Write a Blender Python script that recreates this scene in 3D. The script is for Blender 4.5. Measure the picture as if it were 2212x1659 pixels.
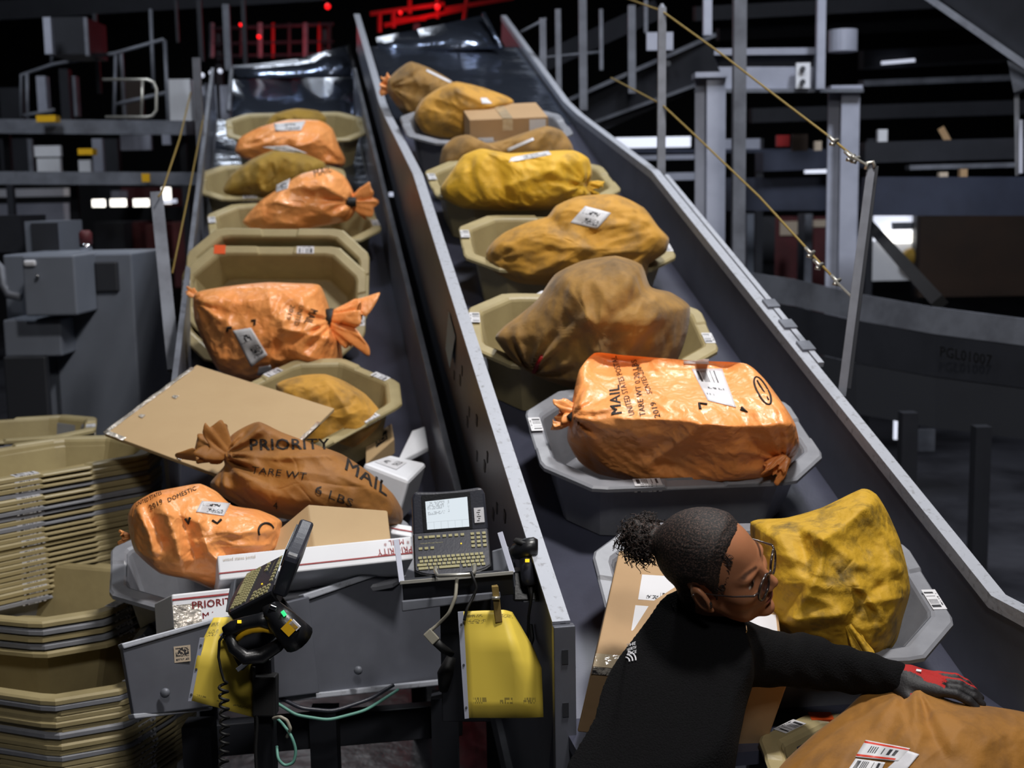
import bpy, bmesh, math, random
import numpy as np
from mathutils import Vector, Matrix, noise
from mathutils.bvhtree import BVHTree

for o in list(bpy.data.objects):
    bpy.data.objects.remove(o, do_unlink=True)
scene = bpy.context.scene
COL = scene.collection
random.seed(7)

# ------------------------------------------------------------------ camera
F = 2800.0; CX = 1106.0; CY = 829.5
CAM = np.array([0.0, 0.0, 2.15])
pit = math.radians(8.0); rol = math.radians(-1.0)
FW = np.array([0, math.cos(pit), -math.sin(pit)])
_r0 = np.array([1.0, 0, 0]); _u0 = np.cross(_r0, FW)
RT = math.cos(rol) * _r0 + math.sin(rol) * _u0
UP = -math.sin(rol) * _r0 + math.cos(rol) * _u0
cam_data = bpy.data.cameras.new('camera')
cam = bpy.data.objects.new('camera', cam_data); COL.objects.link(cam)
cam.matrix_world = Matrix(((RT[0], UP[0], -FW[0], CAM[0]), (RT[1], UP[1], -FW[1], CAM[1]),
                           (RT[2], UP[2], -FW[2], CAM[2]), (0, 0, 0, 1)))
cam_data.sensor_fit = 'HORIZONTAL'; cam_data.sensor_width = 36.0
cam_data.lens = F / 2212 * 36.0
cam_data.dof.use_dof = True
cam_data.dof.focus_distance = 2.75
cam_data.dof.aperture_fstop = 4.0
scene.camera = cam

# ------------------------------------------------------------------ light and exposure
world = bpy.data.worlds.new('hall'); scene.world = world; world.use_nodes = True
bg = world.node_tree.nodes['Background']
bg.inputs[0].default_value = (0.35, 0.40, 0.55, 1); bg.inputs[1].default_value = 0.012

def area(name, loc, target, size, power, col=(1, 1, 1), sizey=None, spread=180):
    l = bpy.data.lights.new(name, 'AREA'); l.energy = power; l.color = col; l.size = size
    l.spread = math.radians(spread)
    if sizey: l.shape = 'RECTANGLE'; l.size_y = sizey
    o = bpy.data.objects.new(name, l); COL.objects.link(o)
    o.location = loc
    o.rotation_euler = (Vector(target) - Vector(loc)).to_track_quat('-Z', 'Y').to_euler()
    return o
area('high_bay_or_fill_light', (0.95, 2.2, 5.6), (0.1, 3.6, 1.0), 0.5, 92, (1.0, 0.965, 0.93), spread=120)
area('high_bay_or_fill_light', (0.5, -0.9, 5.0), (0.3, 3.0, 1.0), 0.6, 32, (1.0, 0.97, 0.94), spread=120)  # fill lamp added near the camera to brighten the woman's face
area('high_bay_or_fill_light', (0.9, 6.2, 6.4), (0.1, 5.6, 1.5), 0.7, 60, (0.95, 0.97, 1.0), spread=120)
area('high_bay_or_fill_light', (-3.4, 6.0, 7.5), (-3.0, 9.5, 2.0), 1.2, 80, (0.88, 0.93, 1.0), spread=110)
area('high_bay_or_fill_light', (3.2, 4.6, 7.5), (3.0, 8.5, 2.0), 1.0, 110, (0.88, 0.92, 1.0), spread=100)
area('high_bay_or_fill_light', (-3.5, 18.0, 8.0), (-3.0, 18.0, 0.0), 2.0, 150, (0.9, 0.95, 1.0))

vs = scene.view_settings
vs.view_transform = 'Standard'; vs.look = 'None'; vs.gamma = 1.0; vs.use_curve_mapping = False
vs.exposure = -0.12

# ------------------------------------------------------------------ projection helpers (photo pixel + real distance -> place)
def ray(px, py): return FW + RT * (px - CX) / F + UP * (CY - py) / F
def un(px, py, z): return CAM + ray(px, py) * z
def pr(p):
    q = np.asarray(p, float) - CAM; z = q @ FW
    return np.array([CX + F * (q @ RT) / z, CY - F * (q @ UP) / z, z])
def nrm(v):
    v = np.asarray(v, float); return v / np.linalg.norm(v)

# chute frames: d runs up the slope, c across to the right, n off the bed
D = nrm(ray(561, -689)); C = nrm(np.cross(D, [0, 0, 1])); N = np.cross(C, D)
OR = un(1450, 930, 3.71) - N * 0.2
OL = CAM + 1.25 * (OR - 1.03 * C + 0.3 * N - CAM) - 0.3 * N
def cr(s, w, h): return OR + s * D + w * C + h * N
def cl(s, w, h): return OL + s * D + w * C + h * N
def zon(O, px, py, h=0.0):
    """distance at which the line of sight meets the plane h above a chute bed"""
    rr = ray(px, py); return float((O + N * h - CAM) @ N / (rr @ N))

# ------------------------------------------------------------------ materials
def _n(nt, t, **kw):
    n = nt.nodes.new(t)
    for k, v in kw.items(): setattr(n, k, v)
    return n
MATS = {}
def lin(c):
    return tuple(((x / 255) / 12.92 if x / 255 <= 0.04045 else (((x / 255) + 0.055) / 1.055) ** 2.4) for x in c)
def mat(name, rgb, rough=0.5, metal=0.0, var=None, bump=None, spec=0.5, emit=None, coat=0.0, fine=None, trans=0.0, sheen=0.0):
    """rgb in sRGB 0-255; var=(scale, amount, rgb2[,detail[,low,high]]); bump=(scale,strength[,dist]); fine=(scale,strength) second bump"""
    m = bpy.data.materials.new(name); m.use_nodes = True; nt = m.node_tree
    b = nt.nodes['Principled BSDF']
    b.inputs['Base Color'].default_value = (*lin(rgb), 1)
    b.inputs['Roughness'].default_value = rough; b.inputs['Metallic'].default_value = metal
    b.inputs['Specular IOR Level'].default_value = spec
    b.inputs['Coat Weight'].default_value = coat
    b.inputs['Transmission Weight'].default_value = trans
    if sheen: b.inputs['Sheen Weight'].default_value = sheen; b.inputs['Sheen Roughness'].default_value = 0.5
    tc = _n(nt, 'ShaderNodeTexCoord')
    if var:
        nz = _n(nt, 'ShaderNodeTexNoise'); nz.inputs['Scale'].default_value = var[0]
        nz.inputs['Detail'].default_value = var[3] if len(var) > 3 else 5; nz.inputs['Roughness'].default_value = 0.6
        nt.links.new(tc.outputs['Object'], nz.inputs['Vector'])
        rmp = _n(nt, 'ShaderNodeMapRange')
        rmp.inputs['From Min'].default_value = var[4] if len(var) > 4 else 0.4
        rmp.inputs['From Max'].default_value = var[5] if len(var) > 5 else 0.65
        rmp.inputs['To Max'].default_value = var[1]
        nt.links.new(nz.outputs['Fac'], rmp.inputs['Value'])
        mx = _n(nt, 'ShaderNodeMix', data_type='RGBA')
        mx.inputs['A'].default_value = (*lin(rgb), 1); mx.inputs['B'].default_value = (*lin(var[2]), 1)
        nt.links.new(rmp.outputs['Result'], mx.inputs['Factor'])
        nt.links.new(mx.outputs['Result'], b.inputs['Base Color'])
    last = None
    for bp in (bump, fine):
        if bp:
            nz = _n(nt, 'ShaderNodeTexNoise'); nz.inputs['Scale'].default_value = bp[0]; nz.inputs['Detail'].default_value = 4
            nt.links.new(tc.outputs['Object'], nz.inputs['Vector'])
            bn = _n(nt, 'ShaderNodeBump'); bn.inputs['Strength'].default_value = bp[1]
            bn.inputs['Distance'].default_value = bp[2] if len(bp) > 2 else 0.01
            nt.links.new(nz.outputs['Fac'], bn.inputs['Height'])
            if last: nt.links.new(last.outputs['Normal'], bn.inputs['Normal'])
            last = bn
    if last: nt.links.new(last.outputs['Normal'], b.inputs['Normal'])
    if emit:
        b.inputs['Emission Color'].default_value = (*lin(emit[0]), 1); b.inputs['Emission Strength'].default_value = emit[1]
    MATS[name] = m
    return m

def crinkle(m, scale, strength, dist=0.006):
    """sharp crumple creases: Voronoi cell edges as extra relief"""
    nt = m.node_tree; b = nt.nodes['Principled BSDF']
    tc = _n(nt, 'ShaderNodeTexCoord'); nz = _n(nt, 'ShaderNodeTexNoise'); nz.inputs['Scale'].default_value = scale * 0.7
    add = _n(nt, 'ShaderNodeMix', data_type='RGBA'); add.inputs['Factor'].default_value = 0.12
    nt.links.new(tc.outputs['Object'], nz.inputs['Vector'])
    nt.links.new(tc.outputs['Object'], add.inputs['A']); nt.links.new(nz.outputs['Color'], add.inputs['B'])
    vo = _n(nt, 'ShaderNodeTexVoronoi', feature='SMOOTH_F1'); vo.inputs['Scale'].default_value = scale
    vo.inputs['Smoothness'].default_value = 0.25
    nt.links.new(add.outputs['Result'], vo.inputs['Vector'])
    bn = _n(nt, 'ShaderNodeBump'); bn.inputs['Strength'].default_value = strength; bn.inputs['Distance'].default_value = dist
    nt.links.new(vo.outputs['Distance'], bn.inputs['Height'])
    old = b.inputs['Normal'].links
    if old: nt.links.new(old[0].from_socket, bn.inputs['Normal'])
    nt.links.new(bn.outputs['Normal'], b.inputs['Normal'])

mat('tan_plastic', (168, 154, 114), 0.42, var=(9, 0.35, (136, 122, 88)), bump=(60, 0.05))
mat('grey_plastic', (138, 140, 147), 0.40, var=(9, 0.35, (98, 100, 107)), bump=(60, 0.05))
mat('chute_paint', (104, 107, 117), 0.42, 0.25, var=(5, 0.5, (84, 86, 95)), bump=(14, 0.05))
mat('chute_edge', (168, 172, 182), 0.5, 0.1, var=(60, 0.6, (100, 98, 96), 8, 0.56, 0.70), bump=(40, 0.1))
mat('bed_belt', (66, 68, 84), 0.42, 0.1, var=(4, 0.5, (48, 50, 62)), bump=(120, 0.05))
mat('sheet_metal', (120, 130, 150), 0.22, 0.9, var=(3, 0.3, (80, 90, 110)), bump=(2.5, 0.35, 0.12))
mat('steel', (120, 124, 134), 0.55, 0.3, var=(6, 0.6, (76, 78, 86)))
mat('dark_steel', (44, 46, 53), 0.55, 0.3, var=(5, 0.6, (34, 36, 42)))
mat('blue_steel', (52, 58, 76), 0.6, 0.2, var=(4, 0.5, (36, 40, 54)))
mat('pale_steel', (176, 180, 196), 0.5, 0.15, var=(4, 0.35, (130, 134, 150)))
mat('cabinet_grey', (118, 124, 136), 0.5, 0.0, var=(3, 0.3, (98, 104, 116)))
mat('cabinet_dark', (40, 42, 48), 0.6)
mat('black_plastic', (22, 23, 27), 0.35, bump=(200, 0.05))
mat('dark_plastic', (46, 48, 58), 0.38, bump=(200, 0.05))
mat('key_tan', (150, 144, 104), 0.6)
mat('rubber', (15, 15, 16), 0.6)
mat('cable_grey', (150, 146, 132), 0.55)
mat('cable_green', (96, 150, 136), 0.5)
mat('wire_bright', (190, 188, 180), 0.35, 0.7)
mat('brass', (168, 142, 84), 0.4, 0.6, var=(30, 0.5, (90, 76, 46)))
mat('yellow_paper', (226, 196, 50), 0.6, var=(14, 0.25, (206, 170, 36)), bump=(20, 0.15))
mat('paper', (216, 216, 222), 0.6, bump=(30, 0.1))
mat('white_card', (226, 228, 234), 0.5, var=(8, 0.15, (200, 202, 210)))
mat('red_ink', (150, 40, 44), 0.6)
mat('black_ink', (26, 20, 16), 0.7)
mat('navy_ink', (40, 48, 84), 0.7)
mat('cardboard', (176, 144, 106), 0.75, var=(5, 0.3, (156, 124, 88)), bump=(40, 0.06))
mat('cardboard_pale', (188, 160, 120), 0.7, var=(4, 0.25, (170, 140, 102)), bump=(40, 0.05))
mat('tape', (196, 178, 150), 0.12, 0.0, spec=0.8, bump=(25, 0.5, 0.02), coat=0.6)
mat('shiny_tape', (226, 218, 206), 0.08, 0.35, spec=1.0, bump=(34, 0.9, 0.03), coat=1.0)
mat('orange_tape', (226, 88, 34), 0.4)
mat('blue_tape', (70, 120, 190), 0.5)
mat('gold_cloth', (200, 146, 48), 0.72, var=(9, 0.8, (92, 72, 44), 10, 0.46, 0.72), bump=(22, 0.3, 0.012), fine=(500, 0.15, 0.001), sheen=0.15)
mat('ochre_cloth', (152, 102, 30), 0.72, var=(9, 0.75, (92, 60, 24), 9, 0.46, 0.74), bump=(22, 0.3, 0.012), fine=(500, 0.2, 0.001), sheen=0.1)
mat('grimy_cloth', (194, 152, 34), 0.7, var=(16, 0.85, (70, 60, 30), 12, 0.50, 0.70), bump=(26, 0.4, 0.012), fine=(500, 0.15, 0.001))
mat('yellow_cloth', (222, 172, 34), 0.66, var=(8, 0.7, (112, 92, 34), 9, 0.52, 0.74), bump=(22, 0.3, 0.012), fine=(500, 0.15, 0.001), sheen=0.15)
mat('brown_cloth', (158, 118, 54), 0.75, var=(8, 0.8, (92, 72, 44), 10, 0.42, 0.68), bump=(22, 0.3, 0.012), fine=(500, 0.15, 0.001), sheen=0.15)
mat('olive_cloth', (158, 124, 34), 0.75, var=(6, 0.7, (96, 76, 28), 8, 0.44, 0.7), bump=(22, 0.3, 0.012), sheen=0.15)
mat('priority_cloth', (158, 104, 40), 0.66, var=(6, 0.7, (106, 68, 30), 8, 0.42, 0.7), bump=(24, 0.35, 0.012), sheen=0.1)
mat('orange_film', (250, 168, 98), 0.38, var=(6, 0.45, (238, 136, 60), 5, 0.42, 0.62), bump=(30, 0.3, 0.012), spec=0.55, coat=0.1)
for k, s, st in (('gold_cloth', 15, 0.35), ('yellow_cloth', 14, 0.45), ('brown_cloth', 12, 0.3), ('priority_cloth', 14, 0.3), ('orange_film', 26, 0.5), ('olive_cloth', 12, 0.3), ('ochre_cloth', 13, 0.3), ('grimy_cloth', 22, 0.6)):
    crinkle(MATS[k], s, st)
mat('fleece', (6, 6, 8), 0.95, var=(240, 0.6, (13, 13, 16), 3), bump=(320, 0.9, 0.004), spec=0.2)
mat('trousers', (20, 22, 30), 0.9)
mat('skin', (170, 112, 78), 0.45, var=(30, 0.25, (138, 86, 58)), bump=(300, 0.08, 0.002))
mat('lip', (150, 84, 84), 0.4)
mat('eye_white', (196, 190, 184), 0.2)
mat('iris', (40, 24, 16), 0.15)
mat('hair', (16, 11, 10), 0.68, var=(300, 0.9, (92, 70, 62), 3, 0.48, 0.68), bump=(420, 0.35, 0.003), spec=0.5)  # lighter brown speckle puts the hair's sheen into its colour
mat('brow_hair', (30, 20, 16), 0.7)
mat('frame_tortoise', (50, 40, 38), 0.2, coat=0.5)
mat('glove_red', (168, 24, 22), 0.8, bump=(300, 0.6, 0.003))
mat('glove_dark', (30, 29, 32), 0.6, bump=(200, 0.3, 0.003))
mat('silver', (210, 210, 215), 0.2, 1.0)
mat('floor_concrete', (70, 71, 78), 0.32, var=(1.6, 0.8, (36, 36, 41), 8, 0.4, 0.65), bump=(9, 0.35, 0.02))
mat('wall_dark', (26, 27, 32), 0.8, var=(0.6, 0.6, (14, 14, 18)))
mat('ceiling_dark', (20, 20, 25), 0.8)
mat('red_paint_or_light', (150, 24, 26), 0.5)
mat('red_dull', (92, 34, 38), 0.6, var=(3, 0.5, (60, 26, 30)))
mat('yellow_paint', (220, 170, 20), 0.5)
mat('rope_yellow', (132, 110, 48), 0.7)
mat('lamp_white', (255, 255, 255), 0.5, emit=((255, 250, 240), 2.6))
mat('lamp_or_glow', (255, 255, 255), 0.5, emit=((225, 232, 255), 0.75))
mat('lamp_red', (255, 30, 30), 0.5, emit=((255, 26, 30), 1.6))
mat('led_green', (60, 230, 140), 0.5, emit=((60, 230, 140), 0.9))
mat('led_yellow', (250, 210, 40), 0.5, emit=((250, 210, 40), 0.9))
mat('brown_panel', (44, 27, 14), 0.6, var=(2, 0.6, (26, 17, 10)))
mat('lens_glass', (255, 255, 255), 0.02, trans=1.0)
MATS['lens_glass'].node_tree.nodes['Principled BSDF'].inputs['IOR'].default_value = 1.03
mat('blue_card', (120, 160, 186), 0.5)
mat('sticker_tan', (196, 180, 160), 0.7)

def label_mat(name, kind):
    """printed label: bars and text lines from the UV square"""
    m = bpy.data.materials.new(name); m.use_nodes = True; nt = m.node_tree; b = nt.nodes['Principled BSDF']
    b.inputs['Roughness'].default_value = 0.45
    uv = _n(nt, 'ShaderNodeTexCoord'); sp = _n(nt, 'ShaderNodeSeparateXYZ'); nt.links.new(uv.outputs['UV'], sp.inputs[0])
    def math_(op, a, bb=None):
        n = _n(nt, 'ShaderNodeMath', operation=op)
        for i, v in enumerate((a, bb)):
            if v is None: continue
            if isinstance(v, (int, float)): n.inputs[i].default_value = v
            else: nt.links.new(v, n.inputs[i])
        return n.outputs[0]
    U, V = sp.outputs[0], sp.outputs[1]
    def rect(u0, u1, v0, v1):
        a = math_('MULTIPLY', math_('GREATER_THAN', U, u0), math_('LESS_THAN', U, u1))
        c = math_('MULTIPLY', math_('GREATER_THAN', V, v0), math_('LESS_THAN', V, v1))
        return math_('MULTIPLY', a, c)
    def rnd(x, k, seed, th):
        wn = _n(nt, 'ShaderNodeTexWhiteNoise', noise_dimensions='1D')
        nt.links.new(math_('ADD', math_('FLOOR', math_('MULTIPLY', x, k)), seed), wn.inputs['W'])
        return math_('GREATER_THAN', wn.outputs['Value'], th)
    def rnd2(ku, kv, th):
        wn = _n(nt, 'ShaderNodeTexWhiteNoise', noise_dimensions='2D'); cb = _n(nt, 'ShaderNodeCombineXYZ')
        nt.links.new(math_('FLOOR', math_('MULTIPLY', U, ku)), cb.inputs[0]); nt.links.new(math_('FLOOR', math_('MULTIPLY', V, kv)), cb.inputs[1])
        nt.links.new(cb.outputs[0], wn.inputs['Vector'])
        return math_('GREATER_THAN', wn.outputs['Value'], th)
    base = (0.66, 0.66, 0.69, 1); ink = (0.035, 0.035, 0.04, 1)
    masks = []; red = None
    if kind == 'bar':
        masks.append(math_('MULTIPLY', rnd(U, 34, 3, 0.5), rect(.1, .9, .28, .94)))
        masks.append(math_('MULTIPLY', rnd(U, 26, 9, 0.35), rect(.2, .8, .08, .18)))
    elif kind == 'address':
        masks.append(math_('MULTIPLY', rnd(U, 40, 3, 0.5), rect(.12, .72, .6, .94)))
        masks.append(math_('MULTIPLY', rnd2(26, 24, 0.45), rect(.25, .8, .40, .45)))
        masks.append(math_('MULTIPLY', rnd2(30, 20, 0.7), rect(.1, .35, .2, .25)))
    elif kind == 'crumple':
        masks.append(math_('MULTIPLY', rnd2(18, 16, 0.55), rect(.1, .7, .6, .82)))
        masks.append(math_('MULTIPLY', rnd2(30, 30, 0.5), rect(.35, .9, .12, .45)))
    elif kind == 'routing':
        masks.append(math_('MULTIPLY', rnd(U, 40, 5, 0.5), rect(.2, .85, .32, .72)))
        red = math_('ADD', rect(0, 1, .83, .94), rect(0, .9, .06, .18))
    elif kind == 'boxlabel':
        masks.append(math_('MULTIPLY', rnd(U, 50, 5, 0.5), rect(.55, .95, .08, .32)))
        masks.append(math_('MULTIPLY', rnd2(40, 30, 0.5), rect(.2, .5, .06, .2)))
    elif kind == 'screen':
        masks.append(math_('MULTIPLY', math_('MULTIPLY', rnd2(44, 26, 0.42), rnd(V, 13, 4, 0.35)), rect(.04, .45, .5, .96)))
        masks.append(math_('MULTIPLY', rnd2(60, 26, 0.5), rect(.52, .56, .5, .96)))
        masks.append(rect(.0, 1, .24, .25)); masks.append(math_('MULTIPLY', math_('LESS_THAN', math_('FRACT', math_('MULTIPLY', U, 6)), .05), rect(0, 1, 0, .24)))
    elif kind == 'form':
        base = (*lin((238, 210, 84)), 1)
        masks.append(math_('MULTIPLY', rnd2(60, 44, 0.35), rect(.06, .3, .89, .94)))
        masks.append(math_('MULTIPLY', rnd2(60, 80, 0.5), rect(.06, .34, .77, .85)))
        masks.append(math_('MULTIPLY', rnd2(60, 80, 0.5), rect(.6, .9, .86, .93)))
        masks.append(math_('MULTIPLY', rnd2(70, 90, 0.45), math_('ADD', math_('ADD', rect(.08, .26, .07, .10), rect(.42, .56, .07, .10)), rect(.68, .88, .07, .10))))
    elif kind == 'sticker':
        base = (*lin((196, 180, 160)), 1)
        masks.append(math_('MULTIPLY', math_('MULTIPLY', rnd2(20, 16, 0.4), rnd(V, 9, 2, 0.4)), rect(.1, .9, .1, .9)))
    tot = masks[0]
    for k in masks[1:]: tot = math_('ADD', tot, k)
    tot = math_('MINIMUM', tot, 1.0)
    if kind in ('screen',): tot = math_('MULTIPLY', tot, 0.35)
    if kind == 'form': tot = math_('MULTIPLY', tot, 0.6)
    mx = _n(nt, 'ShaderNodeMix', data_type='RGBA'); mx.inputs['A'].default_value = base; mx.inputs['B'].default_value = ink
    nt.links.new(tot, mx.inputs['Factor']); out = mx.outputs['Result']
    if red is not None:
        m2 = _n(nt, 'ShaderNodeMix', data_type='RGBA'); m2.inputs['B'].default_value = (*lin((214, 60, 40)), 1)
        nt.links.new(out, m2.inputs['A']); nt.links.new(red, m2.inputs['Factor']); out = m2.outputs['Result']
    if kind == 'screen':
        nt.links.new(out, b.inputs['Emission Color']); b.inputs['Emission Strength'].default_value = 1.0
        b.inputs['Base Color'].default_value = (0.02, 0.02, 0.02, 1); b.inputs['Roughness'].default_value = 0.2
        mx.inputs['A'].default_value = (0.78, 0.86, 0.92, 1)
    else: nt.links.new(out, b.inputs['Base Color'])
    MATS[name] = m
for k in ('bar', 'address', 'crumple', 'routing', 'boxlabel', 'screen', 'form', 'sticker'): label_mat('label_' + k, k)

# ------------------------------------------------------------------ mesh helpers
def link(o, parent=None):
    COL.objects.link(o)
    if parent is not None: o.parent = parent
    return o
def tag(o, label=None, cat=None, group=None, kind=None):
    if label: o['label'] = label
    if cat: o['category'] = cat
    if group: o['group'] = group
    if kind: o['kind'] = kind
    return o
def empty(name, loc=(0, 0, 0), label=None, cat=None, group=None):
    o = bpy.data.objects.new(name, None); o.empty_display_size = 0.05
    link(o); o.location = Vector([float(x) for x in loc]); return tag(o, label, cat, group)

class MB:
    def __init__(s): s.v = []; s.f = []; s.uv = None
    def add(s, vs, fs):
        k = len(s.v); s.v += [tuple(float(c) for c in p) for p in vs]; s.f += [tuple(k + i for i in f) for f in fs]; return s
    def box(s, c, ex, ey, ez):
        """centre + three half-axis vectors"""
        c, ex, ey, ez = (np.asarray(a, float) for a in (c, ex, ey, ez))
        vs = [c + a * ex + b * ey + d * ez for d in (-1, 1) for b in (-1, 1) for a in (-1, 1)]
        return s.add(vs, [(0, 2, 3, 1), (4, 5, 7, 6), (0, 1, 5, 4), (2, 6, 7, 3), (0, 4, 6, 2), (1, 3, 7, 5)])
    def abox(s, x0, x1, y0, y1, z0, z1):
        return s.box(((x0 + x1) / 2, (y0 + y1) / 2, (z0 + z1) / 2), ((x1 - x0) / 2, 0, 0), (0, (y1 - y0) / 2, 0), (0, 0, (z1 - z0) / 2))
    def prism(s, poly, ext):
        poly = [np.asarray(p, float) for p in poly]; n = len(poly); ext = np.asarray(ext, float)
        vs = poly + [p + ext for p in poly]
        return s.add(vs, [tuple(range(n - 1, -1, -1)), tuple(range(n, 2 * n))] + [(i, (i + 1) % n, n + (i + 1) % n, n + i) for i in range(n)])
    def tube(s, path, rad, seg=8, cap=True, closed=False):
        P = [np.asarray(p, float) for p in path]; n = len(P)
        R = rad if hasattr(rad, '__len__') else [rad] * n
        vs = []; up = None
        for i in range(n):
            a = P[(i - 1) % n] if (closed or i > 0) else P[i]; b = P[(i + 1) % n] if (closed or i < n - 1) else P[i]
            t = b - a; L = np.linalg.norm(t); t = t / L if L > 1e-9 else np.array([0, 0, 1.0])
            if up is None:
                up = np.array([0, 0, 1.0]) if abs(t[2]) < 0.9 else np.array([1.0, 0, 0])
            x = np.cross(up, t); x /= max(np.linalg.norm(x), 1e-9); y = np.cross(t, x); up = y
            for k in range(seg):
                an = 2 * math.pi * k / seg; vs.append(P[i] + R[i] * (math.cos(an) * x + math.sin(an) * y))
        fs = []
        m = n if closed else n - 1
        for i in range(m):
            for k in range(seg):
                fs.append((i * seg + k, i * seg + (k + 1) % seg, ((i + 1) % n) * seg + (k + 1) % seg, ((i + 1) % n) * seg + k))
        if cap and not closed: fs += [tuple(range(seg - 1, -1, -1)), tuple((n - 1) * seg + k for k in range(seg))]
        return s.add(vs, fs)
    def lathe(s, base, axis, prof, seg=20):
        """prof = [(distance along axis, radius), ...]"""
        a = nrm(axis); base = np.asarray(base, float)
        return s.tube([base + a * t for t, r in prof], [r for t, r in prof], seg) if False else s._lathe(base, a, prof, seg)
    def _lathe(s, base, a, prof, seg):
        x = np.cross(a, [0, 0, 1.0] if abs(a[2]) < .9 else [1.0, 0, 0]); x /= np.linalg.norm(x); y = np.cross(a, x)
        vs = [base + a * t + r * (math.cos(2 * math.pi * k / seg) * x + math.sin(2 * math.pi * k / seg) * y) for t, r in prof for k in range(seg)]
        n = len(prof)
        fs = [(i * seg + k, i * seg + (k + 1) % seg, (i + 1) * seg + (k + 1) % seg, (i + 1) * seg + k) for i in range(n - 1) for k in range(seg)]
        fs += [tuple(range(seg - 1, -1, -1)), tuple((n - 1) * seg + k for k in range(seg))]
        return s.add(vs, fs)
    def grid(s, P):
        m, n = P.shape[:2]
        return s.add(P.reshape(-1, 3), [(i * n + j, i * n + j + 1, (i + 1) * n + j + 1, (i + 1) * n + j) for i in range(m - 1) for j in range(n - 1)])
    def mesh(s, name, m=None, smooth=False, org=(0, 0, 0)):
        me = bpy.data.meshes.new(name)
        V = np.array(s.v, float) - np.asarray(org, float)
        me.from_pydata(V.tolist(), [], s.f); me.update()
        if m: me.materials.append(MATS[m])
        if smooth: me.polygons.foreach_set('use_smooth', [True] * len(me.polygons))
        return me
    def build(s, name, m, parent=None, smooth=False, local=False, bevel=0, solid=0, auto=False):
        org = (0, 0, 0)
        if parent is not None and not local: org = np.array(parent.get('_org', list(parent.location)))
        loc = None
        if parent is None and not local:
            V = np.array(s.v); org = np.array([(V[:, 0].min() + V[:, 0].max()) / 2, (V[:, 1].min() + V[:, 1].max()) / 2, V[:, 2].min()]); loc = org
        o = bpy.data.objects.new(name, s.mesh(name, m, smooth, org)); link(o, parent)
        if loc is not None: o.location = Vector(loc.tolist())
        if solid:
            md = o.modifiers.new('thick', 'SOLIDIFY'); md.thickness = solid; md.offset = 0
        if bevel:
            md = o.modifiers.new('bevel', 'BEVEL'); md.width = bevel; md.segments = 2; md.limit_method = 'ANGLE'; md.angle_limit = 0.6
        if parent is not None and not local: o['_org'] = list(map(float, org))
        return o

def set_uv(me, uvs):
    lay = me.uv_layers.new(name='UVMap')
    for l in me.loops: lay.data[l.index].uv = uvs[l.vertex_index]

def patch(name, m, tl, tr, br, bl, parent=None, local=False, nx=1, ny=1, fn=None, solid=0.0006):
    """four-cornered sheet with a UV square; fn(p) may drape it"""
    tl, tr, br, bl = (np.asarray(a, float) for a in (tl, tr, br, bl))
    b = MB(); uvs = []
    P = np.zeros((ny + 1, nx + 1, 3))
    for j in range(ny + 1):
        for i in range(nx + 1):
            u, v = i / nx, j / ny
            p = (tl * (1 - u) + tr * u) * (1 - v) + (bl * (1 - u) + br * u) * v
            P[j, i] = fn(p) if fn else p
            uvs.append((u, 1 - v))
    b.grid(P[::-1]); uvs2 = []
    for j in range(ny, -1, -1): uvs2 += uvs[j * (nx + 1):(j + 1) * (nx + 1)]
    o = b.build(name, m, parent, smooth=nx > 1, local=local)
    set_uv(o.data, uvs2)
    if solid:
        md = o.modifiers.new('thick', 'SOLIDIFY'); md.thickness = solid; md.offset = 0
    return o

def text_mesh(body, bold=False, sx=1.0):
    """letters as flat triangles; returns verts (x,y in cap heights) and faces"""
    cu = bpy.data.curves.new('t', 'FONT'); cu.body = body; cu.size = 1.4; cu.resolution_u = 2
    cu.space_character = 1.05
    o = bpy.data.objects.new('t', cu); COL.objects.link(o)
    dg = bpy.context.evaluated_depsgraph_get()
    me = bpy.data.meshes.new_from_object(o.evaluated_get(dg))
    bm = bmesh.new(); bm.from_mesh(me); bmesh.ops.triangulate(bm, faces=bm.faces[:])
    bmesh.ops.remove_doubles(bm, verts=bm.verts[:], dist=1e-4)
    for _ in range(2):
        lg_ = [e for e in bm.edges if e.calc_length() > .28]
        if lg_: bmesh.ops.subdivide_edges(bm, edges=lg_, cuts=1); bmesh.ops.triangulate(bm, faces=bm.faces[:])
    V = np.array([(v.co.x * sx, v.co.y) for v in bm.verts]) if bm.verts else np.zeros((0, 2))
    bm.verts.index_update(); Fs = [tuple(v.index for v in f.verts) for f in bm.faces]; bm.free()
    if bold and len(V):
        n_ = len(V); V = np.vstack([V, V + np.array([.05, 0]), V + np.array([.025, .03])]); Fs = [tuple(i + k * n_ for i in f) for k in range(3) for f in Fs]
    bpy.data.objects.remove(o, do_unlink=True); bpy.data.curves.remove(cu); bpy.data.meshes.remove(me)
    return V, Fs

def flat_text(name, body, org, ex, ey, m, parent, bold=False, fn=None, local=False, out=None):
    """letters on a surface; ex, ey = vectors of one cap height along and up the line"""
    V, Fs = text_mesh(body, bold)
    if not len(V): return None
    org, ex, ey = (np.asarray(a, float) for a in (org, ex, ey))
    P = [org + x * ex + y * ey for x, y in V]
    if fn: P = [fn(p) for p in P]
    b = MB(); b.add(P, Fs); return b.build(name, m, parent, local=local)

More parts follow.
